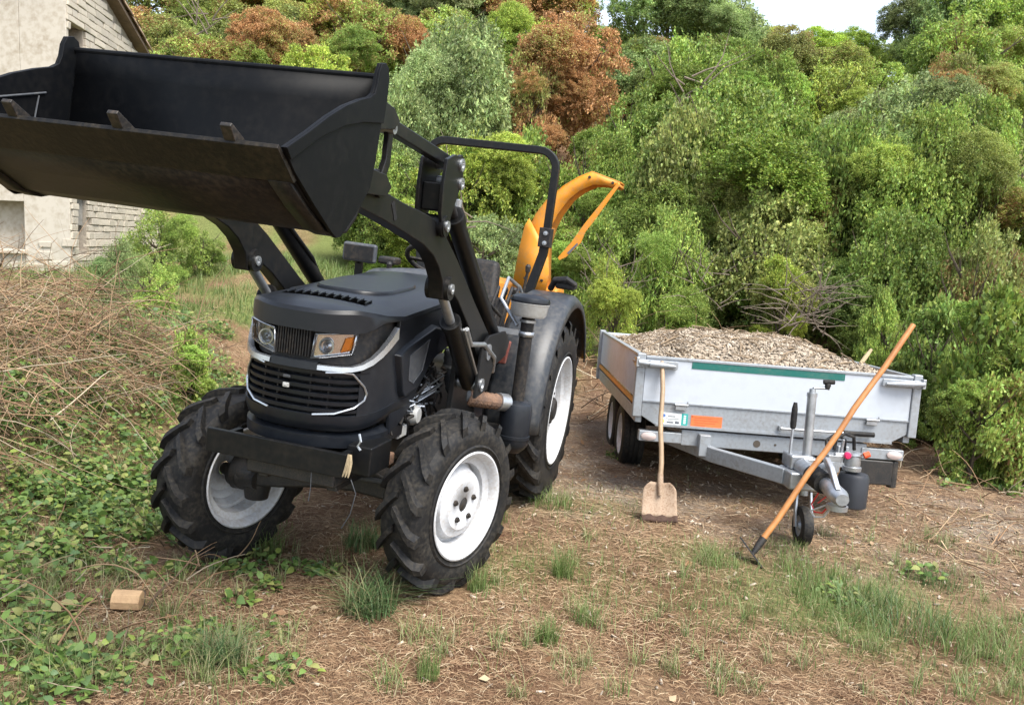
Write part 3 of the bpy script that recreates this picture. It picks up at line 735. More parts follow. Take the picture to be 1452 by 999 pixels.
for k in (-1, 1):
    q = MB()
    for w in (.08 * k, .16 * k): q.box(nose_pt(w, .05), nose_pt(w, .02), w - .003, w + .003, .92, 1.12)
    q.build('grille_bar', M_PLASTIC, g2)
# grille bright trim on each side: < shape
def trim(sg):
    path = []
    for w, z in ((.15, 1.112), (.22, 1.118), (.255, 1.112), (.295, 1.05), (.305, 1.015), (.30, .985), (.27, .955), (.20, .928), (.11, .917)):
        path.append((nose_pt(w, -.004), sg * w, z + .05 * rise(nose_pt(w))))
    q = MB(); q.bar(path, .009, .0095, (1, 0, .2)); q.build('grille_trim', M_CHROME, TR, 40, bevel=.002)
trim(1); trim(-1)
em = MB(); em.box(nose_pt(0, .004), nose_pt(0, -.005), -.058, -.022, 1.064, 1.078); em.build('emblem', M_GREYPL, TR, bevel=.004)
em = MB(); em.box(nose_pt(0, .004), nose_pt(0, -.005), -.056, -.024, 1.020, 1.042); em.box(nose_pt(0, .004), nose_pt(0, -.007), -.050, -.034, 1.026, 1.036); em.build('emblem', M_WHITEPL, TR, bevel=.004)
# lower black lip above bumper shelf
b = MB(); b.loft(wallstrip([(.755, .0, .07), (.765, .0, .015), (.815, .01, .012), (.828, .02, .05)])); b.build('lower_lip', M_HOOD, TR, 45)

# ---- side panels
for sg in (1, -1):
    poly = [(2.14, .80), (2.16, .92), (2.15, 1.362), (1.6, 1.385), (.95, 1.40), (.93, 1.26), (1.22, 1.19), (1.55, 1.13), (1.72, 1.08), (1.80, .99), (1.86, .91), (2.0, .84)]
    b = MB(); b.prism(poly, sg * .33, sg * .352); sp = b.build('side_panel', M_HOOD, TR, bevel=.006)
    # bulged shoulder panel with recess
    P3 = [(2.20, 1.20), (2.10, 1.235), (1.70, 1.315), (1.58, 1.295), (1.66, 1.16), (1.80, 1.05), (1.90, .99), (2.08, .965), (2.12, 1.0)]
    cx = sum(p[0] for p in P3) / len(P3); cz = sum(p[1] for p in P3) / len(P3)
    q = MB(); q.loft([[(s, sg * .34, z) for s, z in P3], [(cx + (s - cx) * .93, sg * .385, cz + (z - cz) * .91) for s, z in P3]], True)
    P4 = [(2.07, 1.185), (1.80, 1.245), (1.86, 1.09), (1.98, 1.035), (2.05, 1.06)]
    def rim4(k, d): 
        c4 = (1.95, 1.12); return [(c4[0] + (s - c4[0]) * k, sg * d, c4[1] + (z - c4[1]) * k) for s, z in P4]
    q.f.append(tuple(range(len(P3), 2 * len(P3)))); q.build('shoulder_panel', M_HOOD, sp, 30, bevel=.008)
    q = MB(); q.loft([rim4(1.0, .383), rim4(1.0, .388), rim4(.93, .388), rim4(.90, .386)], True); o_ = len(q.v); q.v += rim4(.90, .386); q.f.append(tuple(range(o_, o_ + 5))); q.build('inset_panel', M_GREYPL, sp, 30)
b = MB(); b.box(1.60, 1.68, .353, .357, 1.165, 1.21); b.build('side_badge', M_GREYPL, TR, bevel=.002)

# ---- front bumper frame
b = MB(); b.box(2.535, 2.56, -.365, .325, .675, .785); b.build('bumper_plate', M_BLACK, TR, bevel=.004)
b = MB(); b.box(2.30, 2.535, -.36, -.33, .69, .74); b.box(2.30, 2.535, .275, .305, .69, .775); b.box(2.36, 2.534, -.33, .275, .70, .715); b.build('bumper_shelf', M_BLACK, TR, bevel=.004)
b = MB(); b.box(2.20, 2.44, .24, .36, .665, .80); b.build('weight_bracket', M_BLACK, TR, bevel=.008)
b = MB(); b.box(2.0, 2.5, -.22, .22, .60, .67); b.build('front_support', M_IRON, TR, bevel=.01)
b = MB(); b.tube([(2.46, .30, .86), (2.47, .315, .83), (2.465, .30, .805), (2.47, .318, .79)], .006, 6); b.build('tow_ring', M_STEEL, TR)
b = MB()
for dx in (-.012, 0, .012):
    b.tube([(2.565, .31 + dx * .3, .79), (2.57, .313 + dx * .6, .755), (2.568, .308 + dx * .8, .72), (2.57, .302 + dx * 1.1, .688)], [.006, .008, .007, .003], 7)
b.build('rope_knot', mat('frayed_rope', (.42, .33, .2), .9, noise=.4, nscale=40), TR)
b = MB(); b.tube([(2.55, .13, .68), (2.552, .135, .60), (2.55, .13, .54)], .0025, 5); b.build('cable_tie', M_GREYPL, TR)
b = MB(); b.tube([(2.5, .30, .66), (2.5, .33, .60), (2.49, .31, .50), (2.48, .27, .42)], .0025, 5); b.build('hanging_wire', M_GREYPL, TR)

# the whole bonnet sits a little to the right of the chassis centre line
for o in list(TR.children):
    if o.name.split('.')[0] in ('hood', 'lamp_band', 'upper_grille', 'headlight', 'chrome_band', 'bumper_band', 'lower_fascia', 'fascia_corner', 'radiator_screen', 'main_grille', 'grille_trim', 'lower_lip', 'bumper_plate', 'bumper_shelf', 'side_panel', 'side_badge'): o.location.y -= .035
    if o.name.split('.')[0] in ('headlight', 'upper_grille'): o.location.y -= .018; o.location.x -= .002
    if o.name.split('.')[0] == 'emblem': o.location.y -= .02
# ---- dashboard, steering wheel, seat, levers
b = MB(); b.loft([[(s, w, z) for s, z in ((1.10, 1.44), (1.0, 1.49 + .03 * (1 - (w / .3) ** 2)), (.90, 1.515 + .03 * (1 - (w / .3) ** 2)), (.80, 1.48), (.78, 1.1))] for w in np.linspace(-.3, .3, 9)]); b.build('dash_cowl', M_GREYPL, TR, 60, solid=.01)
st = empty('steering_wheel', TR, (.70, -.05, 1.60), (0, -.55, 0))
q = MB(); q.tube([(.19 * math.cos(2 * math.pi * i / 32), .19 * math.sin(2 * math.pi * i / 32), 0) for i in range(33)], .016, 10, cap=False); q.build('wheel_rim', M_PLASTIC, st)
q = MB()
for k in range(3): q.bar([(0, 0, -.01), (.19 * math.cos(2.1 * k + .5), .19 * math.sin(2.1 * k + .5), 0)], .03, .012)
q.lathe([(-.05, 0), (-.05, .03), (.005, .045), (.012, .03), (.012, 0)], 16, 'z'); q.build('spokes', M_PLASTIC, st)
q = MB(); q.tube([(0, 0, -.02), (0, 0, -.3)], .025); q.build('steering_column', M_PLASTIC, st)
st2 = empty('seat', TR, (.12, 0, 1.02))
q = MB(); q.box(-.05, .42, -.23, .23, .06, .18); q.build('seat_cushion', M_PLASTIC, st2, bevel=.04)
q = MB(); q.hexa([(-.12, -.22, .15), (.02, -.22, .15), (.02, .22, .15), (-.12, .22, .15), (-.24, -.17, .60), (-.14, -.17, .62), (-.14, .17, .62), (-.24, .17, .60)]); q.build('seat_back', M_PLASTIC, st2, bevel=.045)
for sg in (-1, 1):
    q = MB(); q.box(-.02, .26, sg * .25, sg * .31, .30, .36); q.build('armrest', M_GREYPL, st2, bevel=.02)
b = MB(); b.box(.0, 1.05, -.58, .58, .62, .66); b.build('platform', M_IRON, TR, bevel=.006)
for i, (s, w, z0, ds) in enumerate([(.62, .40, 1.05, .05), (.52, .44, 1.05, .07), (.55, -.42, 1.1, .06), (.36, .46, 1.2, .02)]):
    b = MB(); b.tube([(s, w, z0 - .2), (s, w, z0 + .2), (s + ds, w + .02, z0 + .40)], .010, 8); b.lathe([(-.03, 0), (-.02, .016), (.015, .02), (.03, .01), (.03, 0)], 12, 'z', (s + ds, w + .02, z0 + .42)); b.build('control_lever', M_PLASTIC, TR)
b = MB(); b.prism([(.80, .92), (.86, 1.28), (.78, 1.44), (.66, 1.42), (.60, 1.25), (.60, .92)], .30, .42); b.build('joystick_console', M_PLASTIC, TR, bevel=.02)
b = MB(); b.box(.55, .74, .42, .50, 1.02, 1.16); b.build('red_panel', M_REDGREY, TR, bevel=.01)
for i in range(4):
    b = MB(); w0 = .40 + .03 * i
    b.tube([(1.0 - .05 * i, w0, 1.20), (.92 - .05 * i, w0 + .02, 1.42), (.80 - .05 * i, w0 + .01, 1.50), (.70 - .04 * i, w0 - .03, 1.36), (.66, w0 - .05, 1.1)], .010, 7); b.build('hydraulic_hose', M_PLASTIC, TR)
b = MB(); b.tube([(.98, .60, 1.30), (.9, .46, 1.44), (.7, .44, 1.56), (.5, .47, 1.50), (.38, .5, 1.38)], .011, 8); b.build('grab_rail', M_STEEL, TR)

# ---- fenders
for sg in (1, -1):
    zc = RR_
    def frow(w, dr, a0, a1, n=26): return [((.80 + dr) * math.cos(a0 + (a1 - a0) * i / n), sg * w, zc + (.80 + dr) * math.sin(a0 + (a1 - a0) * i / n)) for i in range(n + 1)]
    A0, A1 = -.02, 2.75
    b = MB(); b.loft([frow(.42, -.0, A0, A1), frow(.46, .025, A0, A1), frow(.66, .03, A0, A1), frow(.73, .02, A0, A1), frow(.765, -.01, A0, A1), frow(.77, -.055, A0, A1)]); b.build('fender', M_FENDER, TR, 60, solid=.012)
    b = MB()
    inn = [(.79 * math.cos(A0 + (A1 - A0) * i / 26), zc + .79 * math.sin(A0 + (A1 - A0) * i / 26)) for i in range(27)]
    b.prism([(.79, zc - .05)] + inn + [(-.7, zc)], sg * .40, sg * .415); b.build('fender_inner', M_PLASTIC, TR)
    q = MB(); q.box(-.12, .02, sg * .60, sg * .74, 1.50, 1.555); q.build('fender_lamp', M_PLASTIC, TR, bevel=.02)
b = MB(); b.tube([(-.05, .56, 1.49), (.02, .60, 1.56), (.04, .68, 1.575), (.0, .74, 1.54)], .022, 10); b.build('fender_handle', M_PLASTIC, TR)

# ---- roll bar
RS = -.20
def rops():
    pts = [(RS + .10, .37, .80), (RS + .06, .375, 1.30), (RS + .02, .385, 1.47), (RS, .44, 1.72), (RS, .447, 1.85)]
    b = MB(); b.bar(pts, .062, .062, (1, 0, 0)); b.build('rollbar_post', M_BLACK, TR, bevel=.008)
    b = MB(); b.bar([(p[0], -p[1] - .07, p[2]) for p in pts], .062, .062, (1, 0, 0)); b.build('rollbar_post', M_BLACK, TR, bevel=.008)
    hoop = [(RS, .447, 1.80)] + [(RS, .452 - .13 * (1 - math.cos(a)), 2.32 + .13 * math.sin(a)) for a in np.linspace(0, math.pi / 2, 8)]
    hoop += [(p[0], -p[1] - .07, p[2]) for p in hoop[::-1]]
    b = MB(); b.bar(hoop, .055, .055, (1, 0, 0)); b.build('rollbar_hoop', M_BLACK, TR, 40, bevel=.008)
    for sg in (1, -1):
        b = MB(); o7 = 0 if sg > 0 else -.07; b.box(RS - .05, RS + .045, sg * .40 + o7, sg * .487 + o7, 1.77, 1.91); b.build('hinge_plate', M_PLASTIC, TR, bevel=.006)
        for z in (1.80, 1.87):
            b = MB(); b.lathe([(0, 0), (0, .018), (.014, .016), (.016, 0)], 8, 'x', (RS + .045, sg * .45 + o7, z)); b.build('hinge_bolt', M_STEEL, TR)
rops()
# ---- mirror (far side)
b = MB(); b.bar([(1.0, -.44, 1.18), (1.0, -.44, 1.56)], .045, .03, (1, 0, 0)); b.tube([(1.02, -.44, 1.54), (1.05, -.42, 1.60)], .014); b.build('mirror_stem', M_BLACK, TR, bevel=.004)
b = MB(); b.box(1.04, 1.08, -.525, -.305, 1.545, 1.66); mi = b.build('mirror', M_GREYPL, TR, bevel=.016)
b = MB(); b.box(1.079, 1.083, -.51, -.32, 1.56, 1.645); b.build('mirror_back', M_PLASTIC, mi, bevel=.01)

# ---- air intake: pre-cleaner bowl, pipe, canister, hose
AC = (.95, .655)
b = MB(); b.lathe([(1.36, .0), (1.36, .095), (1.375, .105), (1.43, .112), (1.44, .118), (1.445, .11)], 32, 'z', (*AC, 0)); b.build('precleaner_bowl', M_CREAM, TR)
b = MB(); b.lathe([(1.445, .118), (1.455, .12), (1.475, .112), (1.492, .08), (1.497, 0)], 32, 'z', (*AC, 0)); b.build('precleaner_cap', M_HOOD, TR)
b = MB(); b.tube([(AC[0], AC[1], 1.37), (AC[0], AC[1], .84)], .040, 16); b.build('intake_pipe', M_PLASTIC, TR)
b = MB(); b.lathe([(1.325, .044), (1.325, .05), (1.34, .05), (1.34, .044)], 20, 'z', (*AC, 0), True); b.build('pipe_clamp', M_STEEL, TR)
b = MB(); b.lathe([(.53, 0), (.53, .05), (.56, .08), (.585, .096), (.62, .096), (.622, .102), (.64, .102), (.642, .096), (.80, .097), (.83, .088), (.85, .06), (.855, 0)], 36, 'z', (*AC, 0)); b.build('air_filter_canister', M_HOOD, TR)
b = MB(); b.bar([(1.0, .38, 1.27), (.98, .50, 1.26), (.955, .70, 1.255)], .008, .03, (0, 0, 1)); b.lathe([(1.24, .046), (1.27, .046)], 20, 'z', (*AC, 0)); b.build('pipe_bracket', M_STEEL, TR, solid=.004)
hp = [(1.36, .345, 1.15), (1.35, .35, 1.02), (1.33, .37, .925), (1.28, .42, .875), (1.15, .50, .855), (1.0, .60, .83)]
def dense(p, n):
    out = []
    for i in range(len(p) - 1):
        for k in range(n): out.append(tuple(p[i][j] + (p[i + 1][j] - p[i][j]) * k / n for j in range(3)))
    return out + [p[-1]]
d1 = dense(hp[:4], 8); b = MB(); b.tube(d1, [.050 + .005 * (i % 2) for i in range(len(d1))], 14); b.build('rubber_elbow', M_GREYPL, TR, 60)
d2 = dense(hp[3:], 10); b = MB(); b.tube(d2, [.041 + .008 * (i % 2) for i in range(len(d2))], 14); b.build('corrugated_hose', M_RUSTY, TR, 12)
b = MB(); b.tube([(1.06, .56, .842), (1.0, .60, .832)], .054, 16); b.build('hose_clamp', M_STEEL, TR)
b = MB(); b.tube([(1.352, .349, 1.05), (1.353, .348, 1.065)], .058, 16); b.build('hose_clamp', M_STEEL, TR)

# ---- loader
AW = .50
def loader(sg):
    w0, w1 = sg * (AW - .036), sg * (AW + .036)
    up_ = [(1.30, 1.20), (1.36, 1.27), (1.70, 1.455), (2.07, 1.67), (2.29, 1.78), (2.42, 1.835), (2.54, 1.858), (2.83, 1.888), (3.02, 1.915)]
    fr_ = arc((3.09, 1.93), .058, 2.6, -.4, 7) + [(3.20, 1.885), (3.24, 1.845)]
    lo_ = [(3.02, 1.815), (2.80, 1.778), (2.55, 1.732), (2.42, 1.69), (2.33, 1.64), (2.26, 1.575), (2.23, 1.49), (2.14, 1.485), (2.09, 1.52), (1.99, 1.475), (1.72, 1.31), (1.56, 1.17), (1.44, 1.08), (1.34, 1.11)]
    b = MB(); b.prism(up_ + fr_ + lo_, w0, w1); arm = b.build('loader_arm', M_BLACK, TR, bevel=.006)
    q = MB(); q.prism(arc((2.935, 1.868), .018, .2, .2 + math.pi, 6) + arc((2.905, 1.832), .018, math.pi + .2, 2 * math.pi, 5), sg * (AW + .0365), sg * (AW + .0385)); q.build('arm_slot', mat('slot_black', (.002, .002, .002), .9), arm, 0)
    # tower (upright)
    b = MB(); b.prism([(1.12, .58), (1.62, .58), (1.60, .95), (1.58, 1.26), (1.46, 1.30), (1.10, 1.30), (.98, 1.22), (1.02, 1.1), (1.16, 1.0)], sg * (AW - .085), sg * (AW - .055)); b.build('tower_plate', M_BLACK, TR, bevel=.004)
    b = MB(); b.prism([(1.38, .96), (1.60, .94), (1.58, 1.22), (1.46, 1.27), (1.12, 1.27), (1.0, 1.2), (1.06, 1.12), (1.30, 1.08)], sg * (AW + .055), sg * (AW + .072)); b.build('tower_plate', M_BLACK, TR, bevel=.004)
    b = MB(); b.box(1.25, 1.60, sg * .18, sg * (AW - .086), .60, .70); b.build('tower_mount', M_BLACK, TR, bevel=.008)
    def pin(p, r, wd, nm='pivot_pin', m_=M_STEEL, wc=AW):
        q = MB(); q.lathe([(wd, 0), (wd, r * .45), (wd + .006, r * .5), (wd + .006, r), (-wd - .006, r), (-wd - .006, 0)], 20, 'y', (p[0], sg * wc, p[1])); return q.build(nm, m_, TR)
    pin((1.46, 1.18), .045, .074)
    # lift cylinder
    a, c = Vector((2.18, sg * AW, 1.54)), Vector((1.51, sg * AW, 1.0)); d = (c - a).normalized()
    b = MB(); b.tube([a + d * .27, c], .046, 20); b.tube([a + d * .27, a + d * .31], .053, 20); cyl = b.build('lift_cylinder', M_BLACK, TR)
    q = MB(); q.tube([a, a + d * .34], .024, 14); q.build('cylinder_rod', M_STEEL, cyl)
    pin((2.18, 1.54), .055, .050, 'knuckle', M_BLACK); pin((2.18, 1.54), .024, .058); pin((1.52, 1.005), .036, .075)
    p0 = a + d * .40 + Vector((-.03, sg * .05, .04))
    b = MB(); b.tube([p0, p0 + d * .14, p0 + d * .20 + Vector((-.10, sg * .03, .03)), p0 + d * .30 + Vector((-.26, sg * .03, .0)), p0 + d * .36 + Vector((-.33, 0, -.06))], .013, 8); b.build('steel_pipe', M_STEEL, TR)
    p1 = c + Vector((.01, sg * .058, .02)); b = MB(); b.tube([p1 - d * .5, p1], .008, 6); b.build('side_pipe', M_STEEL, TR)
    # bell crank on the arm
    cr = arc((2.27, 2.095), .045, 3.3, .9, 6) + [(2.36, 2.13), (2.455, 2.10), (2.47, 2.0), (2.46, 1.87)] + arc((2.39, 1.82), .05, .3, -3.4, 8) + [(2.29, 1.92), (2.225, 2.02)]
    for dw in (-.062, .046):
        b = MB(); b.prism(cr, sg * (AW + dw), sg * (AW + dw + .016)); b.build('bell_crank', M_BLACK, TR, bevel=.003)
    b = MB(); b.hexa([(2.32, sg * (AW - .045), 1.88), (2.43, sg * (AW - .045), 1.88), (2.43, sg * (AW + .045), 1.88), (2.32, sg * (AW + .045), 1.88), (2.29, sg * (AW - .045), 2.0), (2.44, sg * (AW - .045), 2.0), (2.44, sg * (AW + .045), 2.0), (2.29, sg * (AW + .045), 2.0)]); b.build('crank_web', M_BLACK, TR, bevel=.008)
    pin((2.39, 1.82), .046, .064, 'pivot_boss', M_BLACK); pin((2.39, 1.82), .024, .072)
    pin((2.27, 2.095), .028, .066); pin((2.245, 2.015), .026, .066)
    b = MB(); b.bar([(2.27, sg * AW, 2.10), (3.07, sg * AW, 2.162)], .045, .052, (0, 0, 1)); b.build('upper_link', M_BLACK, TR, bevel=.006)
    b = MB(); b.bar([(3.075, sg * (AW + .035), 2.185), (3.045, sg * (AW + .035), 2.11), (3.045, sg * (AW + .035), 2.02), (3.09, sg * (AW + .035), 1.93)], .045, .022, (0, 1, 0)); b.build('curved_link', M_BLACK, TR, bevel=.005)
    pin((3.07, 2.162), .032, .055, 'link_boss', M_STEEL); pin((3.06, 2.135), .020, .058); pin((3.09, 1.93), .044, .045, 'link_boss', M_BLACK); pin((3.09, 1.93), .030, .058)
    # dump cylinder
    a2, c2 = Vector((2.26, sg * AW, 1.975)), Vector((1.06, sg * AW, 1.18)); d = (c2 - a2).normalized()
    b = MB(); b.tube([a2 + d * .18, c2], .044, 20); b.tube([a2 + d * .18, a2 + d * .23], .053, 20); cy = b.build('dump_cylinder', M_BLACK, TR)
    q = MB(); q.tube([a2, a2 + d * .24], .022, 14); q.build('cylinder_rod', M_PLASTIC, cy)
    q = MB(); q.lathe([(-.02, 0), (-.02, .018), (.03, .02), (.035, 0)], 10, 'z', tuple(a2 + d * .20 + Vector((-.03, 0, .055)))); q.build('port_fitting', M_STEEL, cy)
    # hydraulic hose along the arm
    b = MB(); b.tube([(1.20, sg * (AW + .05), 1.36), (1.6, sg * (AW - .05), 1.56), (2.0, sg * (AW - .055), 1.78), (2.2, sg * (AW - .06), 1.93), (2.22, sg * (AW - .02), 1.90)], .010, 8); b.build('hydraulic_hose', M_RUBBER, TR)
    for dw in (-.075, .058):
        for pl in ([(3.275, 2.22), (3.10, 2.20), (3.04, 2.165), (3.08, 2.13), (3.282, 2.10)], [(3.30, 1.98), (3.11, 1.97), (3.05, 1.93), (3.09, 1.895), (3.32, 1.89)]):
            b = MB(); b.prism(pl, sg * (AW + dw), sg * (AW + dw + .014)); b.build('bucket_lug', M_BLACK, TR, bevel=.003)
loader(1); loader(-1)

# ---- bucket
BW = .59
bk = empty('loader_bucket', TR); bk['label'] = 'wide black bucket with three short teeth'
inner = [(3.885, 1.965), (3.70, 1.845), (3.58, 1.785), (3.50, 1.770), (3.42, 1.785), (3.36, 1.83), (3.325, 1.90), (3.305, 1.98), (3.295, 2.08), (3.285, 2.18), (3.29, 2.262)]
b = MB(); b.loft([[(s, w, z) for s, z in inner] for w in (-BW + .006, BW - .006)]); sh = b.build('bucket_shell', M_PLATE, bk, 60, solid=.010)
# worn outer skin of the floor, a few mm under the shell
out_ = [(3.80, 1.888), (3.69, 1.823), (3.57, 1.766), (3.49, 1.752), (3.41, 1.768), (3.35, 1.815), (3.31, 1.89)]
b = MB(); b.loft([[(s, w, z) for s, z in out_] for w in (-BW + .075, BW - .075)]); b.build('wear_sheet', M_UNDER, bk, 60, solid=.008)
for sg in (1, -1):
    b = MB(); b.loft([[(s, sg * w, z - .006) for s, z in out_] for w in (BW - .075, BW - .008)]); b.build('wear_strip', M_UNDER, bk, 60, solid=.012)
b = MB(); b.prism([(3.90, 1.972), (3.905, 1.960), (3.80, 1.878), (3.78, 1.890)], -BW - .004, BW + .004); b.build('cutting_edge', M_STEELWORN if False else M_UNDER, bk, bevel=.002)
plate = [(3.885, 1.967), (3.815, 1.908), (3.685, 1.828), (3.545, 1.748), (3.52, 1.738), (3.49, 1.742), (3.455, 1.768), (3.36, 1.85), (3.305, 1.91), (3.285, 2.0), (3.272, 2.10), (3.262, 2.20), (3.262, 2.265), (3.275, 2.30), (3.30, 2.312), (3.33, 2.305), (3.345, 2.275), (3.35, 2.235), (3.362, 2.205), (3.39, 2.188), (3.46, 2.168), (3.56, 2.132), (3.66, 2.085), (3.77, 2.025)]
for sg in (1, -1):
    b = MB(); b.prism(plate, sg * BW, sg * (BW + .012)); sp = b.build('bucket_side', M_PLATE, bk, bevel=.002)
    band_ = [(3.885, 1.967), (3.855, 1.938), (3.70, 2.02), (3.55, 2.075), (3.42, 2.105), (3.27, 2.125), (3.262, 2.20), (3.262, 2.265), (3.275, 2.30), (3.30, 2.312), (3.33, 2.305), (3.345, 2.275), (3.35, 2.235), (3.362, 2.205), (3.39, 2.188), (3.46, 2.168), (3.56, 2.132), (3.66, 2.085), (3.77, 2.025)]
    q = MB(); q.prism(band_, sg * (BW + .0121), sg * (BW + .020)); q.build('reinforcing_band', M_PLATE, sp, bevel=.002)
    q = MB(); q.tube([(3.83, sg * (BW - .004), 1.985), (3.62, sg * (BW - .004), 2.045), (3.42, sg * (BW - .004), 2.095)], .004, 6); q.tube([(3.45, sg * (BW - .004), 2.08), (3.47, sg * (BW - .004), 1.96), (3.50, sg * (BW - .004), 1.85)], .003, 6); q.build('weld_seam', M_GREYPL, sp)
b = MB(); b.tube([(3.287, -BW, 2.268), (3.287, BW, 2.268)], .011, 10); b.build('bucket_top_rail', M_PLATE, bk)
for w in (-.25, .10, .45):
    b = MB()
    b.hexa([(3.80, w - .030, 1.925), (3.80, w + .030, 1.925), (3.89, w + .030, 1.962), (3.89, w - .030, 1.962),
            (3.80, w - .022, 1.955), (3.80, w + .022, 1.955), (3.955, w + .018, 2.045), (3.955, w - .018, 2.045)])
    b = MB(); b.prism([(3.76, 1.915), (3.86, 1.98), (3.925, 2.012), (3.932, 2.002), (3.905, 1.968), (3.80, 1.888)], w - .017, w + .017)
    b.build('tooth', M_STEELWORN, bk, bevel=.003)

# ================================================================== wood chipper on the rear hitch
CH = axes_root('wood_chipper', TO + TFW * -1.25, TFW, TLF, TUP)
tag(CH, 'bright orange wood chipper with curved discharge chute behind the tractor', 'wood chipper')
b = MB(); b.prism([(-.25, .45), (.30, .45), (.33, 1.0), (.24, 1.44), (-.05, 1.46), (-.25, 1.2)], -.30, .42); b.build('chipper_body', M_ORANGE, CH, bevel=.02)
b = MB(); b.loft([[(-.35, w, z) for w, z in ((-.2, .6), (.2, .6), (.2, 1.0), (-.2, 1.0))], [(-.95, w, z) for w, z in ((-.42, .5), (.42, .5), (.42, 1.15), (-.42, 1.15))]], True); b.build('feed_hopper', M_ORANGE, CH, solid=.006)
for w in (-.28, .40):
    b = MB(); b.box(-.05, .05, w - .02, w + .02, .0, .5); b.build('support_leg', M_IRON, CH)
b = MB(); b.tube([(.28, -.25, .62), (.95, -.25, .62)], .03); b.tube([(.28, .37, .62), (.95, .30, .62)], .03); b.tube([(.28, .05, 1.05), (.95, .0, .95)], .03); b.build('hitch_linkage', M_IRON, CH)
# chute: curved channel, open below (profile in w,z), width along s
so, sin_ = [], []
ctrl_o = [(.10, 1.40), (.10, 1.60), (.125, 1.85), (.175, 2.02), (.248, 2.14), (.373, 2.27), (.48, 2.35), (.585, 2.405), (.70, 2.375), (.82, 2.345)]
ctrl_i = [(.33, 1.40), (.305, 1.60), (.286, 1.80), (.31, 1.93), (.355, 2.05), (.43, 2.175), (.51, 2.25), (.609, 2.306), (.70, 2.312), (.805, 2.30)]
S0, S1 = .06, .30
for k, s in enumerate((S0, S1)):
    b = MB(); b.loft([[(s, w, z) for w, z in ctrl_o], [(s, w, z) for w, z in ctrl_i]]); b.build('chute_side', M_ORANGE, CH, 60, solid=.008)
b = MB(); b.loft([[(s, w, z) for w, z in ctrl_o] for s in (S0 - .004, S1 + .004)]); b.build('chute_back', M_ORANGE, CH, 8, solid=.008)
b = MB(); b.loft([[(s, w, z) for w, z in ctrl_i[:4]] for s in (S0, S1)]); b.build('chute_front', M_ORANGE, CH, 40, solid=.006)
b = MB(); b.loft([[(S1 + .02, w, z) for w, z in ((.06, 1.42), (.08, 1.75), (.10, 1.92), (.13, 1.98))], [(S1 + .02, w, z) for w, z in ((.34, 1.42), (.35, 1.56), (.33, 1.68), (.26, 1.80))]]); b.build('chute_gusset', M_ORANGE, CH, 30, solid=.012)
fl = [(.80, 2.345), (.815, 2.315), (.66, 2.03), (.60, 1.93), (.575, 1.84), (.47, 1.71), (.42, 1.68), (.405, 1.70), (.50, 1.84), (.575, 1.98), (.78, 2.31)]
b = MB(); b.prism(fl, S1 + .01, S1 + .022, 'x'); dv = b.build('deflector_flap', M_ORANGE, CH, bevel=.002)
b = MB(); b.prism([(.475, 1.745), (.49, 1.735), (.555, 1.825), (.545, 1.835)], S1 + .0225, S1 + .0245, 'x'); b.build('printed_mark', M_PRINT, dv, 0)
b = MB(); b.loft([[(s, w, z) for s in (S0, S1 + .01)] for w, z in ((.80, 2.345), (.82, 2.31))]); b.build('chute_tip', M_ORANGE, CH, solid=.008)
for w, z in ((.16, 1.50), (.30, 1.50), (.57, 2.36), (.76, 2.335)):
    b = MB(); b.lathe([(0, 0), (0, .012), (.010, .011), (.011, 0)], 8, 'x', (S1 + (.027 if z < 1.6 else .004), w, z)); b.build('chute_bolt', M_IRON, CH)
# ================================================================== trailer
_hd, _ti, _ro = -.009, .035, .02
_c, _s = math.cos(_hd), math.sin(_hd); _f = np.array([-_s, -_c, 0]); _l = np.array([_c, -_s, 0]); _z = np.array([0, 0, 1.0])
RX = _f * math.cos(_ti) + _z * math.sin(_ti); _u = np.cross(RX, _l); RY = _l * math.cos(_ro) + _u * math.sin(_ro); RZ = np.cross(RX, RY)
RO = np.array([1.96, 6.242, 0.0])
def rw(s, w, z): return RO + RX * s + RY * w + RZ * z
TL = axes_root('flatbed_trailer', RO, RX, RY, RZ)
tag(TL, 'low silver twin-axle trailer with white dropside boards loaded with wood chips', 'trailer')
L = 2.75; Wd = 1.0
ZB, ZT = .762, 1.085     # board bottom / top
b = MB(); b.box(-.028, 0, -Wd + .03, Wd - .03, ZB, ZT); hb = b.build('headboard', M_ALU, TL, bevel=.004)
for z in (ZT - .012,):
    q = MB(); q.box(-.036, .008, -Wd + .03, Wd - .03, z, z + .020); q.build('board_cap', M_GALV, hb, bevel=.004)
q = MB(); q.box(.001, .0035, -.635, .475, ZT - .062, ZT - .014); q.build('green_stripe', M_GREEN, hb, 0)
q = MB(); q.box(.0, .006, -Wd + .03, Wd - .03, ZB - .004, ZB + .006); q.build('hinge_line', M_GALV, hb)
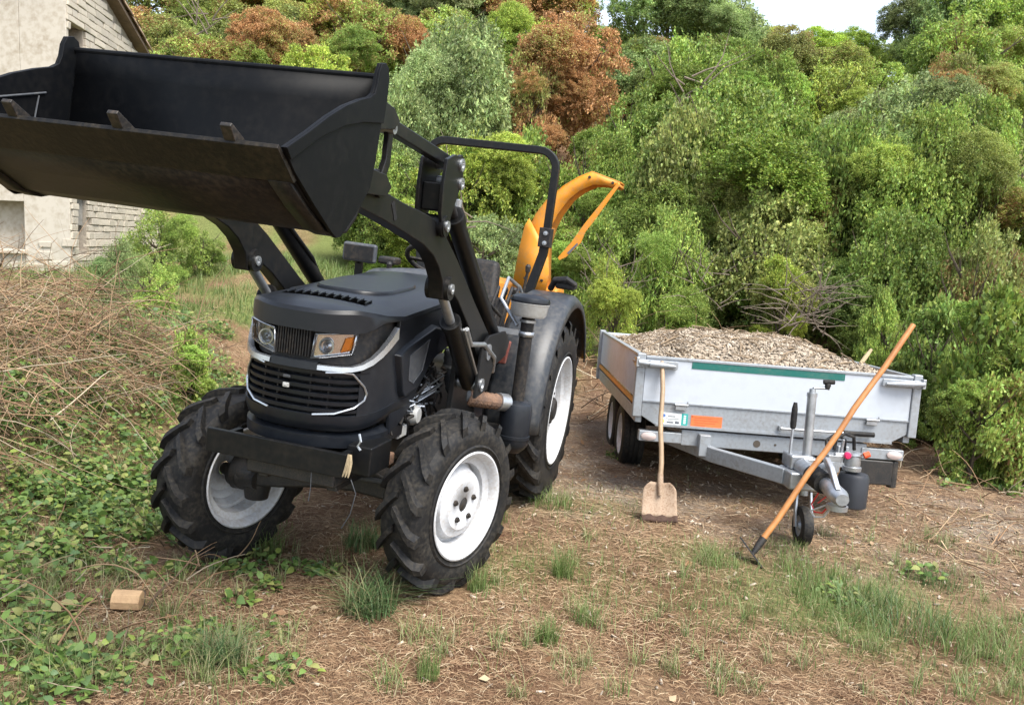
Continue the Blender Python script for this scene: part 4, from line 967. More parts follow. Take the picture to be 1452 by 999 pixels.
for sg in (-1, 1):
    b = MB(); b.box(-L, -.03, sg * (Wd - .028), sg * Wd, ZB, ZT); sb = b.build('side_board', M_ALU, TL, bevel=.004)
    q = MB(); q.box(-L, -.03, sg * (Wd - .036), sg * (Wd + .008), ZT - .012, ZT + .008); q.build('board_cap', M_GALV, sb, bevel=.004)
    q = MB(); q.box(-L + .02, -.10, sg * (Wd - .01), sg * (Wd + .010), ZB - .045, ZB - .012); q.build('reflective_strip', M_YEL, sb, bevel=.002)
    b = MB(); b.box(-L, -.03, sg * (Wd - .04), sg * (Wd + .006), .60, ZB - .064); b.build('side_rail', M_GALV, TL, bevel=.004)
    b = MB(); b.box(-.05, .012, sg * (Wd - .028), sg * (Wd + .035), .645, ZT + .022); b.build('corner_post', M_GALV, TL, bevel=.008)
    b = MB(); b.box(-L - .02, -L + .05, sg * (Wd - .03), sg * (Wd + .03), .60, ZT + .02); b.build('rear_post', M_GALV, TL, bevel=.008)
    # over-centre latch on the corner
    la = empty('latch', TL)
    q = MB(); q.box(.012, .030, sg * .74, sg * (Wd + .03), ZT - .078, ZT - .02); q.build('latch_plate', M_GALV, la, bevel=.006)
    q = MB(); q.tube([(.045, sg * .76, ZT - .055), (.05, sg * .86, ZT - .05), (.05, sg * .95, ZT - .046)], [.010, .022, .026], 12); q.tube([(.05, sg * .95, ZT - .046), (.05, sg * 1.03, ZT - .04)], .018, 12); q.build('latch_handle', M_GALV, la)
    q = MB(); q.tube([(.03, sg * 1.03, ZT - .04), (-.06, sg * 1.05, ZT - .04)], .012, 10); q.box(-.06, .05, sg * 1.022, sg * 1.045, ZT - .075, ZT - .005); q.build('latch_hook', M_STEEL, la, bevel=.004)
    # hinges under headboard
    wv = -.69 if sg < 0 else .70
    h = empty('hinge', TL)
    q = MB(); q.box(.004, .020, wv - .04, wv + .04, ZB - .045, ZB - .008); q.build('hinge_leaf', M_STEEL, h, bevel=.004)
    q = MB(); q.tube([(.02, wv - .045, ZB - .006), (.02, wv + .05, ZB - .006)], .010, 10); q.tube([(.02, wv + .045, ZB - .006), (.02, wv + .045, ZB + .02)], .006, 8); q.build('hinge_pin', M_STEEL, h)
b = MB(); b.box(-L, -L + .028, -Wd + .03, Wd - .03, ZB, ZT); b.build('tailboard', M_ALU, TL, bevel=.004)
b = MB(); b.box(-L, -.03, -Wd + .05, Wd - .05, ZB - .04, ZB - .004); b.build('bed_floor', M_GALV, TL)
# front chassis panel with chamfered ends
b = MB(); b.prism([(-Wd + .03, ZB - .006), (Wd - .03, ZB - .006), (Wd - .03, .665), (.865, .600), (-.86, .592), (-Wd + .03, .655)], -.045, -.004, 'x'); b.build('front_panel', M_GALV, TL, bevel=.004)
q = MB(); q.box(-.03, .006, -.86, .865, .588, .606); q.build('panel_lip', M_GALV, TL)
# cross beam and marker lamps
b = MB(); b.box(-.10, -.02, -.66, .70, .455, .572); bm_ = b.build('cross_beam', M_GALV, TL, bevel=.008)
q = MB(); q.lathe([(0, 0), (0, .026), (.003, .026), (.003, 0)], 20, 'x', (-.0205, -.105, .51)); q.lathe([(0, 0), (0, .009), (.003, .009), (.003, 0)], 12, 'x', (-.0205, .03, .512)); q.build('beam_hole', MATS['unlit_interior'], bm_)
for sg in (-1, 1):
    b = MB(); b.box(-.08, -.01, sg * .66, sg * .97, .468, .545); bb = b.build('lamp_bracket', M_GALV, TL, bevel=.006)
    q = MB(); q.lathe([(0, 0), (0, .05), (.010, .048), (.016, .03), (.018, 0)], 20, 'x'); lo = q.build('marker_lamp', mat('marker_lens', (.55, .45, .42), .3, noise=.2), bb); lo.location = (-.008, sg * .90, .506); lo.scale = (1, 1.15, .6)
b = MB(); b.box(-.10, .0, .55, .90, .28, .46); b.tube([(-.05, .92, .26), (-.05, .92, .46)], .035, 12); b.build('support_box', M_IRON, TL, bevel=.01)
# stickers on the front panel
stk = MB(); stk.box(-.0038, -.0012, -.825, -.675, .605, .690); sk = stk.build('white_sticker', M_STICKW, TL, 0)
q = MB(); q.box(-.0036, -.0009, -.674, -.628, .605, .691); tg = q.build('teal_sticker', M_STICKG, TL, 0)
q = MB()
for (a, c, z0, z1) in ((-.775, -.72, .662, .668), (-.79, -.69, .646, .6495), (-.775, -.70, .635, .638), (-.78, -.73, .616, .626), (-.72, -.69, .613, .630)): q.box(-.0012, -.0004, a, c, z0, z1)
q.build('sticker_print', M_PRINT, sk, 0)
q = MB(); q.lathe([(0, 0), (0, .012), (.0008, .012), (.0008, 0)], 14, 'x', (-.0012, -.803, .668)); q.build('sticker_emblem', mat('emblem_blue', (.08, .18, .45), .5), sk, 0)
q = MB(); q.box(-.0012, -.0004, -.808, -.798, .615, .640); q.build('sticker_bar', mat('sticker_yellow', (.7, .6, .15), .5), sk, 0)
q = MB()
for i in range(5): q.box(-.0009, -.0002, -.660, -.642, .618 + i * .013, .627 + i * .013)
q.build('sticker_print', M_STICKW, tg, 0)
q = MB(); q.box(-.0038, -.0012, -.605, -.378, .600, .686); ok_ = q.build('orange_sticker', M_STICKO, TL, 0)
q = MB()
for i, (a, c) in enumerate(((-.58, -.45), (-.585, -.41), (-.58, -.43), (-.585, -.50))): q.box(-.0012, -.0004, a, c, .668 - i * .018, .6705 - i * .018)
q.box(-.0012, -.0004, -.60, -.592, .672, .680); q.build('sticker_print', M_INKO, ok_, 0)
# drawbar: two converging arms
for sg in (-1, 1):
    b = MB(); b.bar([(-.60, sg * .70, .43), (.10, sg * .44, .425), (.62, sg * .085, .42)], .055, .105, (0, 0, 1)); b.build('drawbar_arm', M_GALV, TL, bevel=.008)
    q = MB(); q.box(-.12, .06, sg * .50 - .04, sg * .50 + .04, .40, .555); q.build('drawbar_plate', M_GALV, TL, bevel=.006)
b = MB(); b.tube([(-.5, .2, .50), (.45, .04, .40)], .008, 8); b.build('brake_rod', M_STEEL, TL)
# overrun coupling
cp = empty('coupling', TL)
b = MB(); b.box(.50, .76, -.10, .10, .36, .475); b.box(.47, .66, -.075, .075, .475, .57); b.build('coupling_housing', M_STEEL, cp, bevel=.015)
b = MB(); b.tube([(.66, .0, .50), (.86, .03, .475)], .055, 18); b.build('draw_tube', M_STEEL, cp)
d3 = dense([(.80, .02, .485), (.96, .045, .462)], 9); b = MB(); b.tube(d3, [.060 + .008 * (i % 2) for i in range(len(d3))], 18); b.build('rubber_gaiter', M_RUBBER, cp, 60)
b = MB(); b.loft([[(.95, .05 + .04 * math.cos(a), .46 + .045 * math.sin(a)) for a in np.linspace(0, 2 * math.pi, 17)[:-1]], [(1.05, .065 + .05 * math.cos(a), .445 + .055 * math.sin(a)) for a in np.linspace(0, 2 * math.pi, 17)[:-1]], [(1.12, .08 + .06 * math.cos(a), .425 + .05 * math.sin(a)) for a in np.linspace(0, 2 * math.pi, 17)[:-1]], [(1.17, .085 + .04 * math.cos(a), .415 + .035 * math.sin(a)) for a in np.linspace(0, 2 * math.pi, 17)[:-1]]], True); b.f.append(tuple(range(48, 64))); b.build('ball_socket', M_STEEL, cp)
b = MB(); b.prism([(.86, .60), (.90, .62), (1.0, .58), (1.10, .50), (1.14, .47), (1.10, .46), (1.0, .53), (.91, .57)], .05, .085); b.build('coupling_handle', M_STEEL, cp, bevel=.008)
b = MB(); b.lathe([(-.03, .062), (.0, .064), (.0, .054), (-.03, .054)], 20, 'z', (1.11, .08, .37), True); b.build('socket_cage', M_STEEL, cp)
hbk = empty('handbrake', TL)
b = MB(); b.bar([(.60, -.065, .46), (.585, -.06, .62), (.575, -.055, .74)], .014, .026, (1, 0, 0)); b.build('lever_arm', M_STEEL, hbk, bevel=.004)
b = MB(); b.tube([(.576, -.056, .73), (.572, -.055, .76), (.565, -.053, .86), (.563, -.052, .905)], [.016, .021, .020, .012], 12); b.build('lever_grip', M_RUBBER, hbk)
# jockey wheel
jw = empty('jockey_wheel', TL)
b = MB(); b.tube([(.58, .045, .975), (.60, .052, .30)], .030, 20); b.tube([(.58, .045, .955), (.58, .045, .978)], .034, 20); b.build('jockey_tube', M_STEEL, jw)
b = MB(); b.box(.55, .68, .0, .10, .50, .56); b.build('jockey_clamp', M_STEEL, jw, bevel=.01)
b = MB(); b.tube([(.58, .045, .975), (.58, .045, 1.005), (.59, .05, 1.012), (.60, .13, 1.018)], .008, 8); b.lathe([(.978, .022), (1.005, .020), (1.01, 0)], 14, 'z', (.58, .045, 0)); b.build('crank_arm', M_STEEL, jw)
b = MB(); b.tube([(.60, .13, 1.01), (.60, .135, 1.04), (.60, .14, 1.055)], [.016, .02, .012], 12); b.tube([(.60, .105, 1.058), (.60, .175, 1.062)], .016, 10); b.build('crank_knob', M_RUBBER, jw)
b = MB(); b.bar([(.60, .10, .32), (.63, .105, .20), (.66, .105, .10)], .012, .03, (1, 0, 0)); b.bar([(.60, .01, .32), (.63, .0, .20), (.66, .0, .10)], .012, .03, (1, 0, 0)); b.build('jockey_fork', M_STEEL, jw)
b = MB(); b.lathe([(-.035, .07), (-.038, .10), (-.03, .125), (0, .132), (.03, .125), (.038, .10), (.035, .07)], 32, 'y', (.66, .05, .108)); b.build('tyre', M_RUBBER, jw)
b = MB(); b.lathe([(-.036, .0), (-.036, .02), (-.02, .03), (-.025, .072), (.025, .072), (.02, .03), (.036, .02), (.036, 0)], 24, 'y', (.66, .05, .108)); b.build('rim', M_GALV, jw)
# hand pump, tank, hoses and breakaway cable
hy_ = empty('tipping_pump', TL)
b = MB(); b.lathe([(.225, 0), (.225, .085), (.235, .098), (.43, .1), (.455, .088), (.46, 0)], 32, 'z', (.52, .405, 0)); b.build('pump_tank', M_PLASTIC if False else mat('tank_plastic', (.018, .02, .026), .45, noise=.3), hy_)
b = MB(); b.lathe([(.46, .03), (.475, .06), (.50, .062), (.505, .05), (.52, .052), (.57, .05), (.58, .058), (.595, .056), (.60, 0)], 24, 'z', (.52, .385, 0)); b.build('pump_body', M_STEEL, hy_)
b = MB(); b.tube([(.55, .25, .575), (.55, .42, .58)], .018, 10); b.tube([(.52, .30, .57), (.53, .305, .68)], .011, 8); b.box(.45, .58, .20, .30, .535, .575); b.build('pump_valve', M_STEEL, hy_, bevel=.003)
b = MB(); b.lathe([(0, 0), (0, .022), (.02, .024), (.03, .018), (.031, 0)], 16, 'x', (.585, .315, .585)); b.build('red_knob', mat('magenta_knob', (.6, .02, .10), .35), hy_)
b = MB(); b.tube([(.56, .44, .585), (.56, .475, .60)], .020, 10); b.build('orange_cap', mat('orange_cap', (.75, .10, .03), .4), hy_)
b = MB(); b.tube([(.5, .26, .60), (.5, .27, .68), (.48, .33, .71), (.46, .40, .69), (.44, .42, .6)], .012, 8); b.tube([(.5, .22, .55), (.5, .2, .66), (.46, .27, .70), (.42, .36, .66), (.4, .38, .5)], .010, 8); b.build('hydraulic_hose', M_RUBBER, hy_)
b = MB(); b.tube([(.03, .04, .645), (.03, .50, .648)], .010, 8); b.box(.0, .03, .03, .06, .632, .66); b.build('pump_lever', M_STEEL, TL)
b = MB(); b.tube([(.03, .50, .648), (.03, .72, .650)], .018, 12); b.build('lever_grip', M_RUBBER, TL)
b = MB(); b.tube([(.98, .05, .50), (.93, .03, .40), (.88, .01, .31), (.92, .02, .27), (.97, .05, .28), (1.0, .07, .33)], .005, 6); b.tube([(.9, .09, .52), (.96, .085, .40), (.93, .03, .33)], .004, 6); b.build('breakaway_cable', M_RED, TL)
b = MB(); b.tube([(.90, .0, .27), (.93, .02, .24), (.97, .06, .255), (1.02, .09, .34), (1.0, .07, .345), (.90, .0, .27)], .006, 6); b.build('safety_loop', M_WHITEPL, TL)
# undercarriage, wheels, mudguards
b = MB()
for w in (-.45, .45): b.box(-L + .1, -.1, w - .04, w + .04, .50, .60)
for s in (-1.32, -2.0): b.tube([(s, -.7, .30), (s, .7, .30)], .035, 10)
b.build('subframe', M_IRON, TL)
for s in (-1.32, -2.0):
    for sg in (-1, 1):
        w = empty('wheel', TL, (s, sg * .84, .285))
        R0 = .285
        b = MB(); b.lathe([(-.085, .175), (-.098, .20), (-.10, .24), (-.088, .272), (-.07, R0 - .004), (-.045, R0), (-.043, R0 - .008), (-.035, R0 - .008), (-.033, R0), (-.004, R0 + .001), (-.002, R0 - .008), (.006, R0 - .008), (.008, R0), (.035, R0), (.037, R0 - .008), (.045, R0 - .008), (.047, R0), (.07, R0 - .004), (.088, .272), (.10, .24), (.098, .20), (.085, .175)], 44, 'y'); b.build('tyre', M_RUBBER, w)
        b = MB(); b.lathe([(sg * .086, .18), (sg * .088, .172), (sg * .06, .165), (sg * .03, .14), (sg * .045, .10), (sg * .05, .04), (sg * .075, .038), (sg * .078, 0)], 36, 'y'); b.lathe([(-.08, .178), (.08, .178)], 36, 'y'); b.build('rim', M_RIM, w, solid=.004)

# ---- load of chips: heap plus loose chips
def heap(s, w):
    s = np.asarray(s, float); w = np.asarray(w, float)
    e = np.minimum(np.minimum((Wd - .04 - np.abs(w)) / .5, (-s - .03) / .45), (s + L - .03) / .5)
    k = sm(np.clip(e, 0, 1))
    return ZT - .05 + k * (.125 + .065 * bumpy(s, w, -1.3, .15, .75) + .05 * bumpy(s, w, -.9, -.55, .4)) + .04 * (vnoise(s, w, 4, 3) - .5) + .03 * (vnoise(s, w, 11, 4) - .5)
ss, ww = np.meshgrid(np.linspace(-L + .03, -.03, 90), np.linspace(-Wd + .03, Wd - .03, 70)); hh = heap(ss, ww)
P_ = (RO + ss[..., None] * RX + ww[..., None] * RY + hh[..., None] * RZ).reshape(-1, 3)
ii = np.arange(90 * 70).reshape(70, 90); Qh = np.stack([ii[:-1, :-1], ii[:-1, 1:], ii[1:, 1:], ii[1:, :-1]], -1).reshape(-1, 4)
M_HEAP = mat('chip_heap', (.36, .30, .23), .95, col2=(.22, .175, .13), nscale=30, bump=.9, bscale=60)
heap_o = npmesh('wood_chip_load', P_, Qh, M_HEAP, smooth=True)
tag(heap_o, 'heaped load of pale wood chips and shredded branches filling the trailer', 'wood chips', kind='stuff')
M_CHIPS = leafmat('chips', 0, use_obj=False, stops=[(.17, .13, .095), (.32, .26, .19), (.43, .36, .275), (.25, .205, .155), (.52, .45, .36), (.38, .31, .225)], rough=.9)
def chips(P, N, size, rng, asp=.35):
    """small bent slivers lying on a surface: P points (n,3), N normals"""
    n = len(P); t = unit(rng.normal(size=(n, 3))); nn = unit(N + .55 * rng.normal(size=(n, 3))); t = unit(t - nn * (t * nn).sum(1, keepdims=True)); u = np.cross(nn, t)
    l = (size * rng.uniform(.4, 1.6, n))[:, None]; w = l * (asp * rng.uniform(.4, 1.3, n))[:, None]
    th = l * .12
    V = np.stack([P - t * l / 2 - u * w / 2, P + t * l / 2 - u * w / 2, P + t * l / 2 + u * w / 2, P - t * l / 2 + u * w / 2], 1); V2 = V + nn[:, None] * th[:, None]
    A = np.concatenate([V, V2], 1).reshape(-1, 3); o = np.arange(n)[:, None] * 8
    Fq = np.concatenate([o + np.array(q) for q in ((4, 5, 6, 7), (0, 1, 5, 4), (1, 2, 6, 5), (2, 3, 7, 6), (3, 0, 4, 7))], 0)
    return A, Fq
n = 17000; s_ = RNG.uniform(-L + .05, -.04, n); w_ = RNG.uniform(-Wd + .05, Wd - .05, n); keep = RNG.uniform(size=n) < (.45 + .55 * (s_ + L) / L); s_, w_ = s_[keep], w_[keep]
Pc = RO + s_[:, None] * RX + w_[:, None] * RY + (heap(s_, w_) + .006)[:, None] * RZ
A, Fq = chips(Pc, np.tile(RZ, (len(Pc), 1)), .030, RNG, .3); npmesh('loose_chips', A, Fq, M_CHIPS, heap_o)['kind'] = 'stuff'
b = MB(); rs = random.Random(3)
for k in range(320):
    s0, w0 = rs.uniform(-2.3, -.08), rs.uniform(-.88, .88); a = rs.uniform(0, 6.28); ln = rs.uniform(.06, .22)
    q0 = rw(s0, w0, float(heap(s0, w0)) + .012); s1, w1 = s0 + ln * math.cos(a), w0 + ln * math.sin(a); s1 = min(max(s1, -2.6), -.05); w1 = min(max(w1, -.93), .93)
    q1 = rw(s1, w1, float(heap(s1, w1)) + rs.uniform(.01, .05)); b.tube([q0, (q0 + q1) / 2 + np.array([0, 0, .008]), q1], rs.uniform(.003, .008), 5)
b.build('shredded_twigs', mat('twig_wood', (.26, .19, .12), .9, noise=.5, nscale=9), heap_o)['kind'] = 'stuff'
b = MB(); q0 = rw(-.5, .78, 1.12); q1 = rw(-.62, .90, 1.23); b.tube([q0, (q0 + q1) / 2, q1], [.016, .017, .012], 8); o = b.build('branch_stub', mat('cut_branch', (.40, .31, .18), .85, noise=.3), None); tag(o, 'short pale cut branch sticking out of the chip load', 'branch')
# ================================================================== shovel leaning on the trailer
sv_tip = np.array([*at(934, 744, 5.72)[:2], 0]); 
SB = at(934, 744, 5.74); SB[2] = Tz(SB[0], SB[1]) + .005
STOP = rw(.02, -.855, 1.06)
ax = unit(STOP - SB); rt = np.array([1.0, .0, 0]); rt = unit(rt - ax * (rt @ ax)); nf = np.cross(ax, rt)      # nf points toward camera or away
if nf[1] > 0: nf = -nf
SH = axes_root('shovel', SB, rt, -nf, ax)
tag(SH, 'broad shovel with pale wooden handle leaning upright against the trailer front', 'shovel')
Ls = float(np.linalg.norm(STOP - SB))
rows = []
NZ = 15
for i in range(NZ):
    t = i / (NZ - 1); z = .27 * t
    hw = .124 - .012 * t if t < .75 else .124 - .009 - .05 * ((t - .75) / .25) ** 2.2
    row = []
    for j in range(13):
        u = -1 + 2 * j / 12
        rib = .018 * math.exp(-(u / .12) ** 2) * (.3 + .7 * t)
        row.append((u * hw, -(rib) - .022 * u * u + .02 * math.sin(t * 3.1), z + (.006 * math.sin(u * 9) if i == 0 else 0)))
    rows.append(row)
b = MB(); b.loft(rows[2:]); b.build('blade', M_SHOVEL, SH, 60, solid=.005)
b = MB(); b.loft([[(p[0] * 1.0, p[1] - .0, p[2]) for p in rows[0]], [(p[0], p[1], p[2]) for p in rows[1]], [(p[0], p[1], p[2] + .018 * (math.sin(p[0] * 70) * .5 + .3)) for p in rows[2]]]); o = b.build('soiled_edge', M_SOILED, SH, 60, solid=.008)
b = MB(); b.tube([(0, -.012, .18), (0, -.014, .27), (0, -.012, .33)], [.012, .021, .020], 14); b.build('socket', M_SHOVEL, SH)
b = MB(); pts = [(0.006 * math.sin(i * 1.3), -.012 + .012 * (i / 8), .30 + (Ls - .30) * i / 8) for i in range(9)]; b.tube(pts, [.0175, .0175, .017, .0175, .017, .0165, .017, .0165, .014], 14); b.build('handle', M_WOOD, SH)

# ================================================================== hoe leaning on the coupling
HB = at(1068, 778, 5.15); HB[2] = Tz(HB[0], HB[1]) + .05
HT = at(1296, 460, 5.62)
ax = unit(HT - HB); 
HOE = empty('draw_hoe', None, tuple(HB)); tag(HOE, 'long-handled hoe with orange-brown shaft leaning across the trailer coupling', 'hoe')
Lh = float(np.linalg.norm(HT - HB))
b = MB(); pts = [Vector(ax * (Lh * (.055 + .945 * i / 10)) + np.array([.004 * math.sin(i * 1.7), 0, .004 * math.cos(i * 2.1)])) for i in range(11)]; b.tube(pts, [.0185, .0185, .019, .0185, .0185, .018, .0185, .018, .018, .0185, .017], 14); b.build('handle', M_WOOD2, HOE)
b = MB(); b.tube([Vector(ax * .0), Vector(ax * .06), Vector(ax * .12)], [.014, .022, .0235], 14); b.build('socket', M_IRON, HOE)
# blade: a flat plate across the end, edge on the ground
bl = unit(at(1077, 806, 5.06) - at(1050, 769, 5.20)); bn = unit(np.cross(bl, ax)); 
hwv = .115
b = MB()
def bp(u, v, t): return tuple(bl * u + bn * v + ax * t)
b.hexa([bp(-hwv, -.045, -.004), bp(hwv, -.045, -.004), bp(hwv, .05, -.006), bp(-hwv, .05, -.006), bp(-hwv, -.045, .006), bp(hwv, -.045, .006), bp(hwv, .05, .003), bp(-hwv, .05, .003)])
b.build('blade', M_IRON, HOE, bevel=.001)

# ================================================================== sawn log in the grass
p = at(180, 864, 3.66); lz = Tz(p[0], p[1])
LG = empty('sawn_log', None, (p[0], p[1], lz + .05), (0, 0, .12 + math.pi)); tag(LG, 'short split piece of sawn log lying in the near grass', 'log')
M_LOGF = mat('split_wood', (.46, .30, .16), .8, col2=(.28, .17, .09), nscale=6, bump=.3); M_LOGB = mat('log_bark', (.07, .05, .038), .9, noise=.5, nscale=20, bump=.7)
prof = [(-.042, -.035), (.0, -.045), (.04, -.03), (.046, .005), (.03, .035), (-.012, .042), (-.044, .02)]
b = MB(); b.loft([[(-.06, y, z) for y, z in prof], [(.06, y * 1.02, z * .97) for y, z in prof]], True); b.f += [tuple(range(7))[::-1], tuple(range(7, 14))]; b.build('split_faces', M_LOGF, LG, 20, bevel=.004)
b = MB(); b.loft([[(-.0615, y * 1.05, z * 1.05) for y, z in prof[3:]], [(.0615, y * 1.06, z * 1.02) for y, z in prof[3:]]]); b.f = b.f
b = MB(); b.loft([[(x, y * k, z * k) for y, z in [prof[6], prof[0], prof[1]]] for x, k in ((-.062, 1.07), (.0, 1.09), (.061, 1.06))]); b.build('bark', M_LOGB, LG, 20, solid=.006)
# ================================================================== trees and bushes
def leaves(P, D, size, rng, asp=.55, droop=.25, fold=.18):
    """kite-shaped folded leaves at P pointing along D"""
    n = len(P); t = unit(D + 0 * P); t[:, 2] -= droop; t = unit(t)
    r = unit(rng.normal(size=(n, 3))); u = unit(np.cross(t, r)); nn = np.cross(u, t)
    l = (size * rng.uniform(.4, 1.65, n))[:, None]; w = l * asp
    V = np.stack([P, P + t * l * .45 + u * w / 2 + nn * w * fold, P + t * l, P + t * l * .45 - u * w / 2 + nn * w * fold], 1).reshape(-1, 3)
    o = np.arange(n)[:, None] * 4
    return V, np.concatenate([o + np.array([0, 1, 2]), o + np.array([0, 2, 3])], 0)
def crown_points(n, nclump, rng, cr=(.10, .24), strands=0, shoots=60):
    """points on ragged leaf clumps that fill a crown in about [-1,1]^2 x [0,2], gaps left between the clumps"""
    c = rng.normal(size=(nclump, 3)); c = unit(c) * (rng.uniform(.12, 1, nclump) ** .42)[:, None] * .92
    c[:, :2] *= (1 + .12 * np.sin(3 * np.arctan2(c[:, 1], c[:, 0]) + rng.uniform(0, 6)))[:, None]
    c[:, 2] = np.where(c[:, 2] < -.75, -c[:, 2], c[:, 2])
    r = rng.uniform(*cr, nclump) * (1.15 - .35 * np.linalg.norm(c, axis=1)); wgt = r ** 2 / (r ** 2).sum()
    k = rng.choice(nclump, n, p=wgt); d = unit(rng.normal(size=(n, 3)))
    out = unit(unit(c[k] + 1e-6) + np.array([0, 0, .9])); flip = (d * out).sum(1) < -.15; d[flip] *= -1
    rad = r[k] * rng.uniform(.45, 1.1, n) * (1 + .35 * np.sin(d[:, 0] * 7 + k) * np.sin(d[:, 1] * 6 + 2 * k))
    P = c[k] + d * rad[:, None] * np.array([1.15, 1.15, .85])
    ns = n // 7; nsh = shoots
    sd = unit(rng.normal(size=(nsh, 3))); sd[:, 2] = np.abs(sd[:, 2]) * .9 - .2; sc0 = sd * rng.uniform(.62, .9, nsh)[:, None]; sl = rng.uniform(.15, .42, nsh); sb = unit(sd + .6 * rng.normal(size=(nsh, 3)) + np.array([0, 0, .25]))
    q = rng.integers(0, nsh, ns); tt = rng.uniform(0, 1, ns); P[:ns] = sc0[q] + sb[q] * (sl[q] * tt)[:, None] + rng.normal(size=(ns, 3)) * (.045 * (1.1 - tt))[:, None]; d[:ns] = unit(sb[q] + rng.normal(size=(ns, 3)))
    if strands:      # creepers hanging down the flanks
        nv = n // 4; th = rng.uniform(0, 6.28, strands); zz = rng.uniform(-.1, .75, strands); rr = np.sqrt(np.maximum(0, 1 - zz ** 2)) * rng.uniform(.82, 1.04, strands)
        q = rng.integers(0, strands, nv); tt = rng.uniform(0, 1, nv); ln = rng.uniform(.25, .8, strands)
        S = np.stack([np.cos(th[q]) * rr[q] + .05 * np.sin(tt * 5 + q), np.sin(th[q]) * rr[q] + .05 * np.cos(tt * 4 + q), zz[q] - ln[q] * tt], 1) + rng.normal(size=(nv, 3)) * .035
        P[-nv:] = S; d[-nv:] = unit(np.stack([np.cos(th[q]), np.sin(th[q]), 0 * th[q] - .6], 1) + .6 * rng.normal(size=(nv, 3)))
    P[:, 2] += 1
    return P, d
PROTO = {}
M_LEAF = leafmat('leaf', .36, rust=(.50, .275, .12))
def proto(key, n, ncl, leaf, asp, seed, cr=(.10, .24), droop=.25, up=0.0, spray=1, strands=0):
    rng = np.random.default_rng(seed); P, d = crown_points(n // spray, ncl, rng, cr, strands)
    D = d + .6 * rng.normal(size=P.shape); D[:, 2] += up
    if spray > 1:      # short sprigs carrying several leaves
        D = unit(D); P = np.concatenate([P + D * leaf * .55 * i for i in range(spray)]); D = np.concatenate([D + .9 * rng.normal(size=D.shape) for i in range(spray)])
    V, F = leaves(P, D, leaf, rng, asp, droop)
    o = npmesh('crown', V, F, M_LEAF); PROTO[key] = o.data; bpy.data.objects.remove(o)
proto('broad', 40000, 95, .052, .60, 1, spray=3)
proto('broad2', 40000, 130, .046, .58, 2, cr=(.08, .2), spray=3)
proto('fine', 42000, 110, .050, .42, 3, droop=.5, spray=4)
proto('ivy', 46000, 110, .038, .72, 4, cr=(.09, .22), droop=.35, spray=3, strands=170)
proto('ivybig', 92000, 170, .025, .74, 14, cr=(.07, .18), droop=.3, spray=3, strands=260)
proto('broadbig', 60000, 170, .032, .6, 15, cr=(.06, .17), droop=.2, spray=3)
proto('airy', 17000, 80, .052, .42, 5, cr=(.06, .17), spray=3)
proto('pinnate', 16000, 50, .062, .34, 6, cr=(.1, .26), droop=.35, spray=6)
proto('low', 15000, 60, .070, .6, 8, cr=(.1, .25), droop=.15, spray=3)
def limbs_mesh(seed, n=16):
    rs = random.Random(seed); b = MB()
    b.tube([(0, 0, -.05), (.03, .02, .5), (-.02, .04, 1.0), (.02, 0, 1.5)], [.055, .045, .034, .014], 8)
    for i in range(n):
        a = rs.uniform(0, 6.28); z0 = rs.uniform(.3, 1.2); ln = rs.uniform(.55, 1.02)
        x, y = math.cos(a), math.sin(a)
        b.tube([(0, 0, z0), (x * ln * .4, y * ln * .4, z0 + .18), (x * ln * .8, y * ln * .8, z0 + .42), (x * ln, y * ln, z0 + .62)], [.026, .018, .010, .004], 5)
        b.tube([(x * ln * .4, y * ln * .4, z0 + .18), (x * ln * .5 - y * .2, y * ln * .5 + x * .2, z0 + .4)], [.012, .004], 4)
    o = b.build('trunk', M_BARK, None); me = o.data; bpy.data.objects.remove(o); return me
LIMBS = [limbs_mesh(s) for s in (1, 2, 3)]
def plant(name, px, top, half, Y, key, col, rust, label, cat, group=None, base=None, depth=None, bare=False, lift=0.0):
    if half * Y / F_PX > .95 and key in ('ivy', 'broad', 'broad2'): key = {'ivy': 'ivybig'}.get(key, 'broadbig')
    c = at(px, top, Y); zb = Tz(c[0], Y) if base is None else base
    h = c[2] - zb + .15; hw = half * Y / F_PX
    root = empty(name, None, (c[0], Y, zb - .1), (0, 0, random.uniform(0, 6.28))); tag(root, label, cat, group)
    cr = bpy.data.objects.new('crown' if 'tree' in name else 'foliage', PROTO[key]); COL.objects.link(cr); cr.parent = root
    bush = 'tree' not in name; cr.scale = (hw * .92, depth or hw * .92, h / 2.0 * (1 - lift) * (1.12 if bush else 1)); cr.location = (0, 0, h * lift - (.14 * h if bush else 0) * (1 - lift)); rust = rust + (.07 if Y > 17 else 0); cr.color = (*col, rust); cr.rotation_euler = (random.uniform(-.16, .16), random.uniform(-.16, .16), 0)
    rs = random.Random(int(px * 3 + top))
    for k in range(5 if half > 40 else 3):          # side lobes break up the outline
        a = rs.uniform(0, 6.28); s = rs.uniform(.34, .62) * hw; zo = rs.uniform(.05, .72) * h
        lb = bpy.data.objects.new(cr.name.split('.')[0], PROTO[key if rs.random() < .6 else rs.choice(['broad2', 'ivy', 'fine'])]); COL.objects.link(lb); lb.parent = root
        lb.location = (math.cos(a) * hw * .72, math.sin(a) * hw * .72, zo - s * .5); lb.scale = (s, s, s * rs.uniform(.7, 1.0)); lb.rotation_euler = (rs.uniform(-.3, .3), rs.uniform(-.3, .3), rs.uniform(0, 6.28))
        v = rs.uniform(.75, 1.3); lb.color = (*[min(.6, q * v * rs.uniform(.92, 1.08)) for q in col], rust + rs.uniform(-.04, .08))
    tk = bpy.data.objects.new('trunk' if 'tree' in name else 'stems', random.choice(LIMBS)); COL.objects.link(tk); tk.parent = root; tk.scale = (hw * .9, hw * .9, h / 2 * .96)
    return root
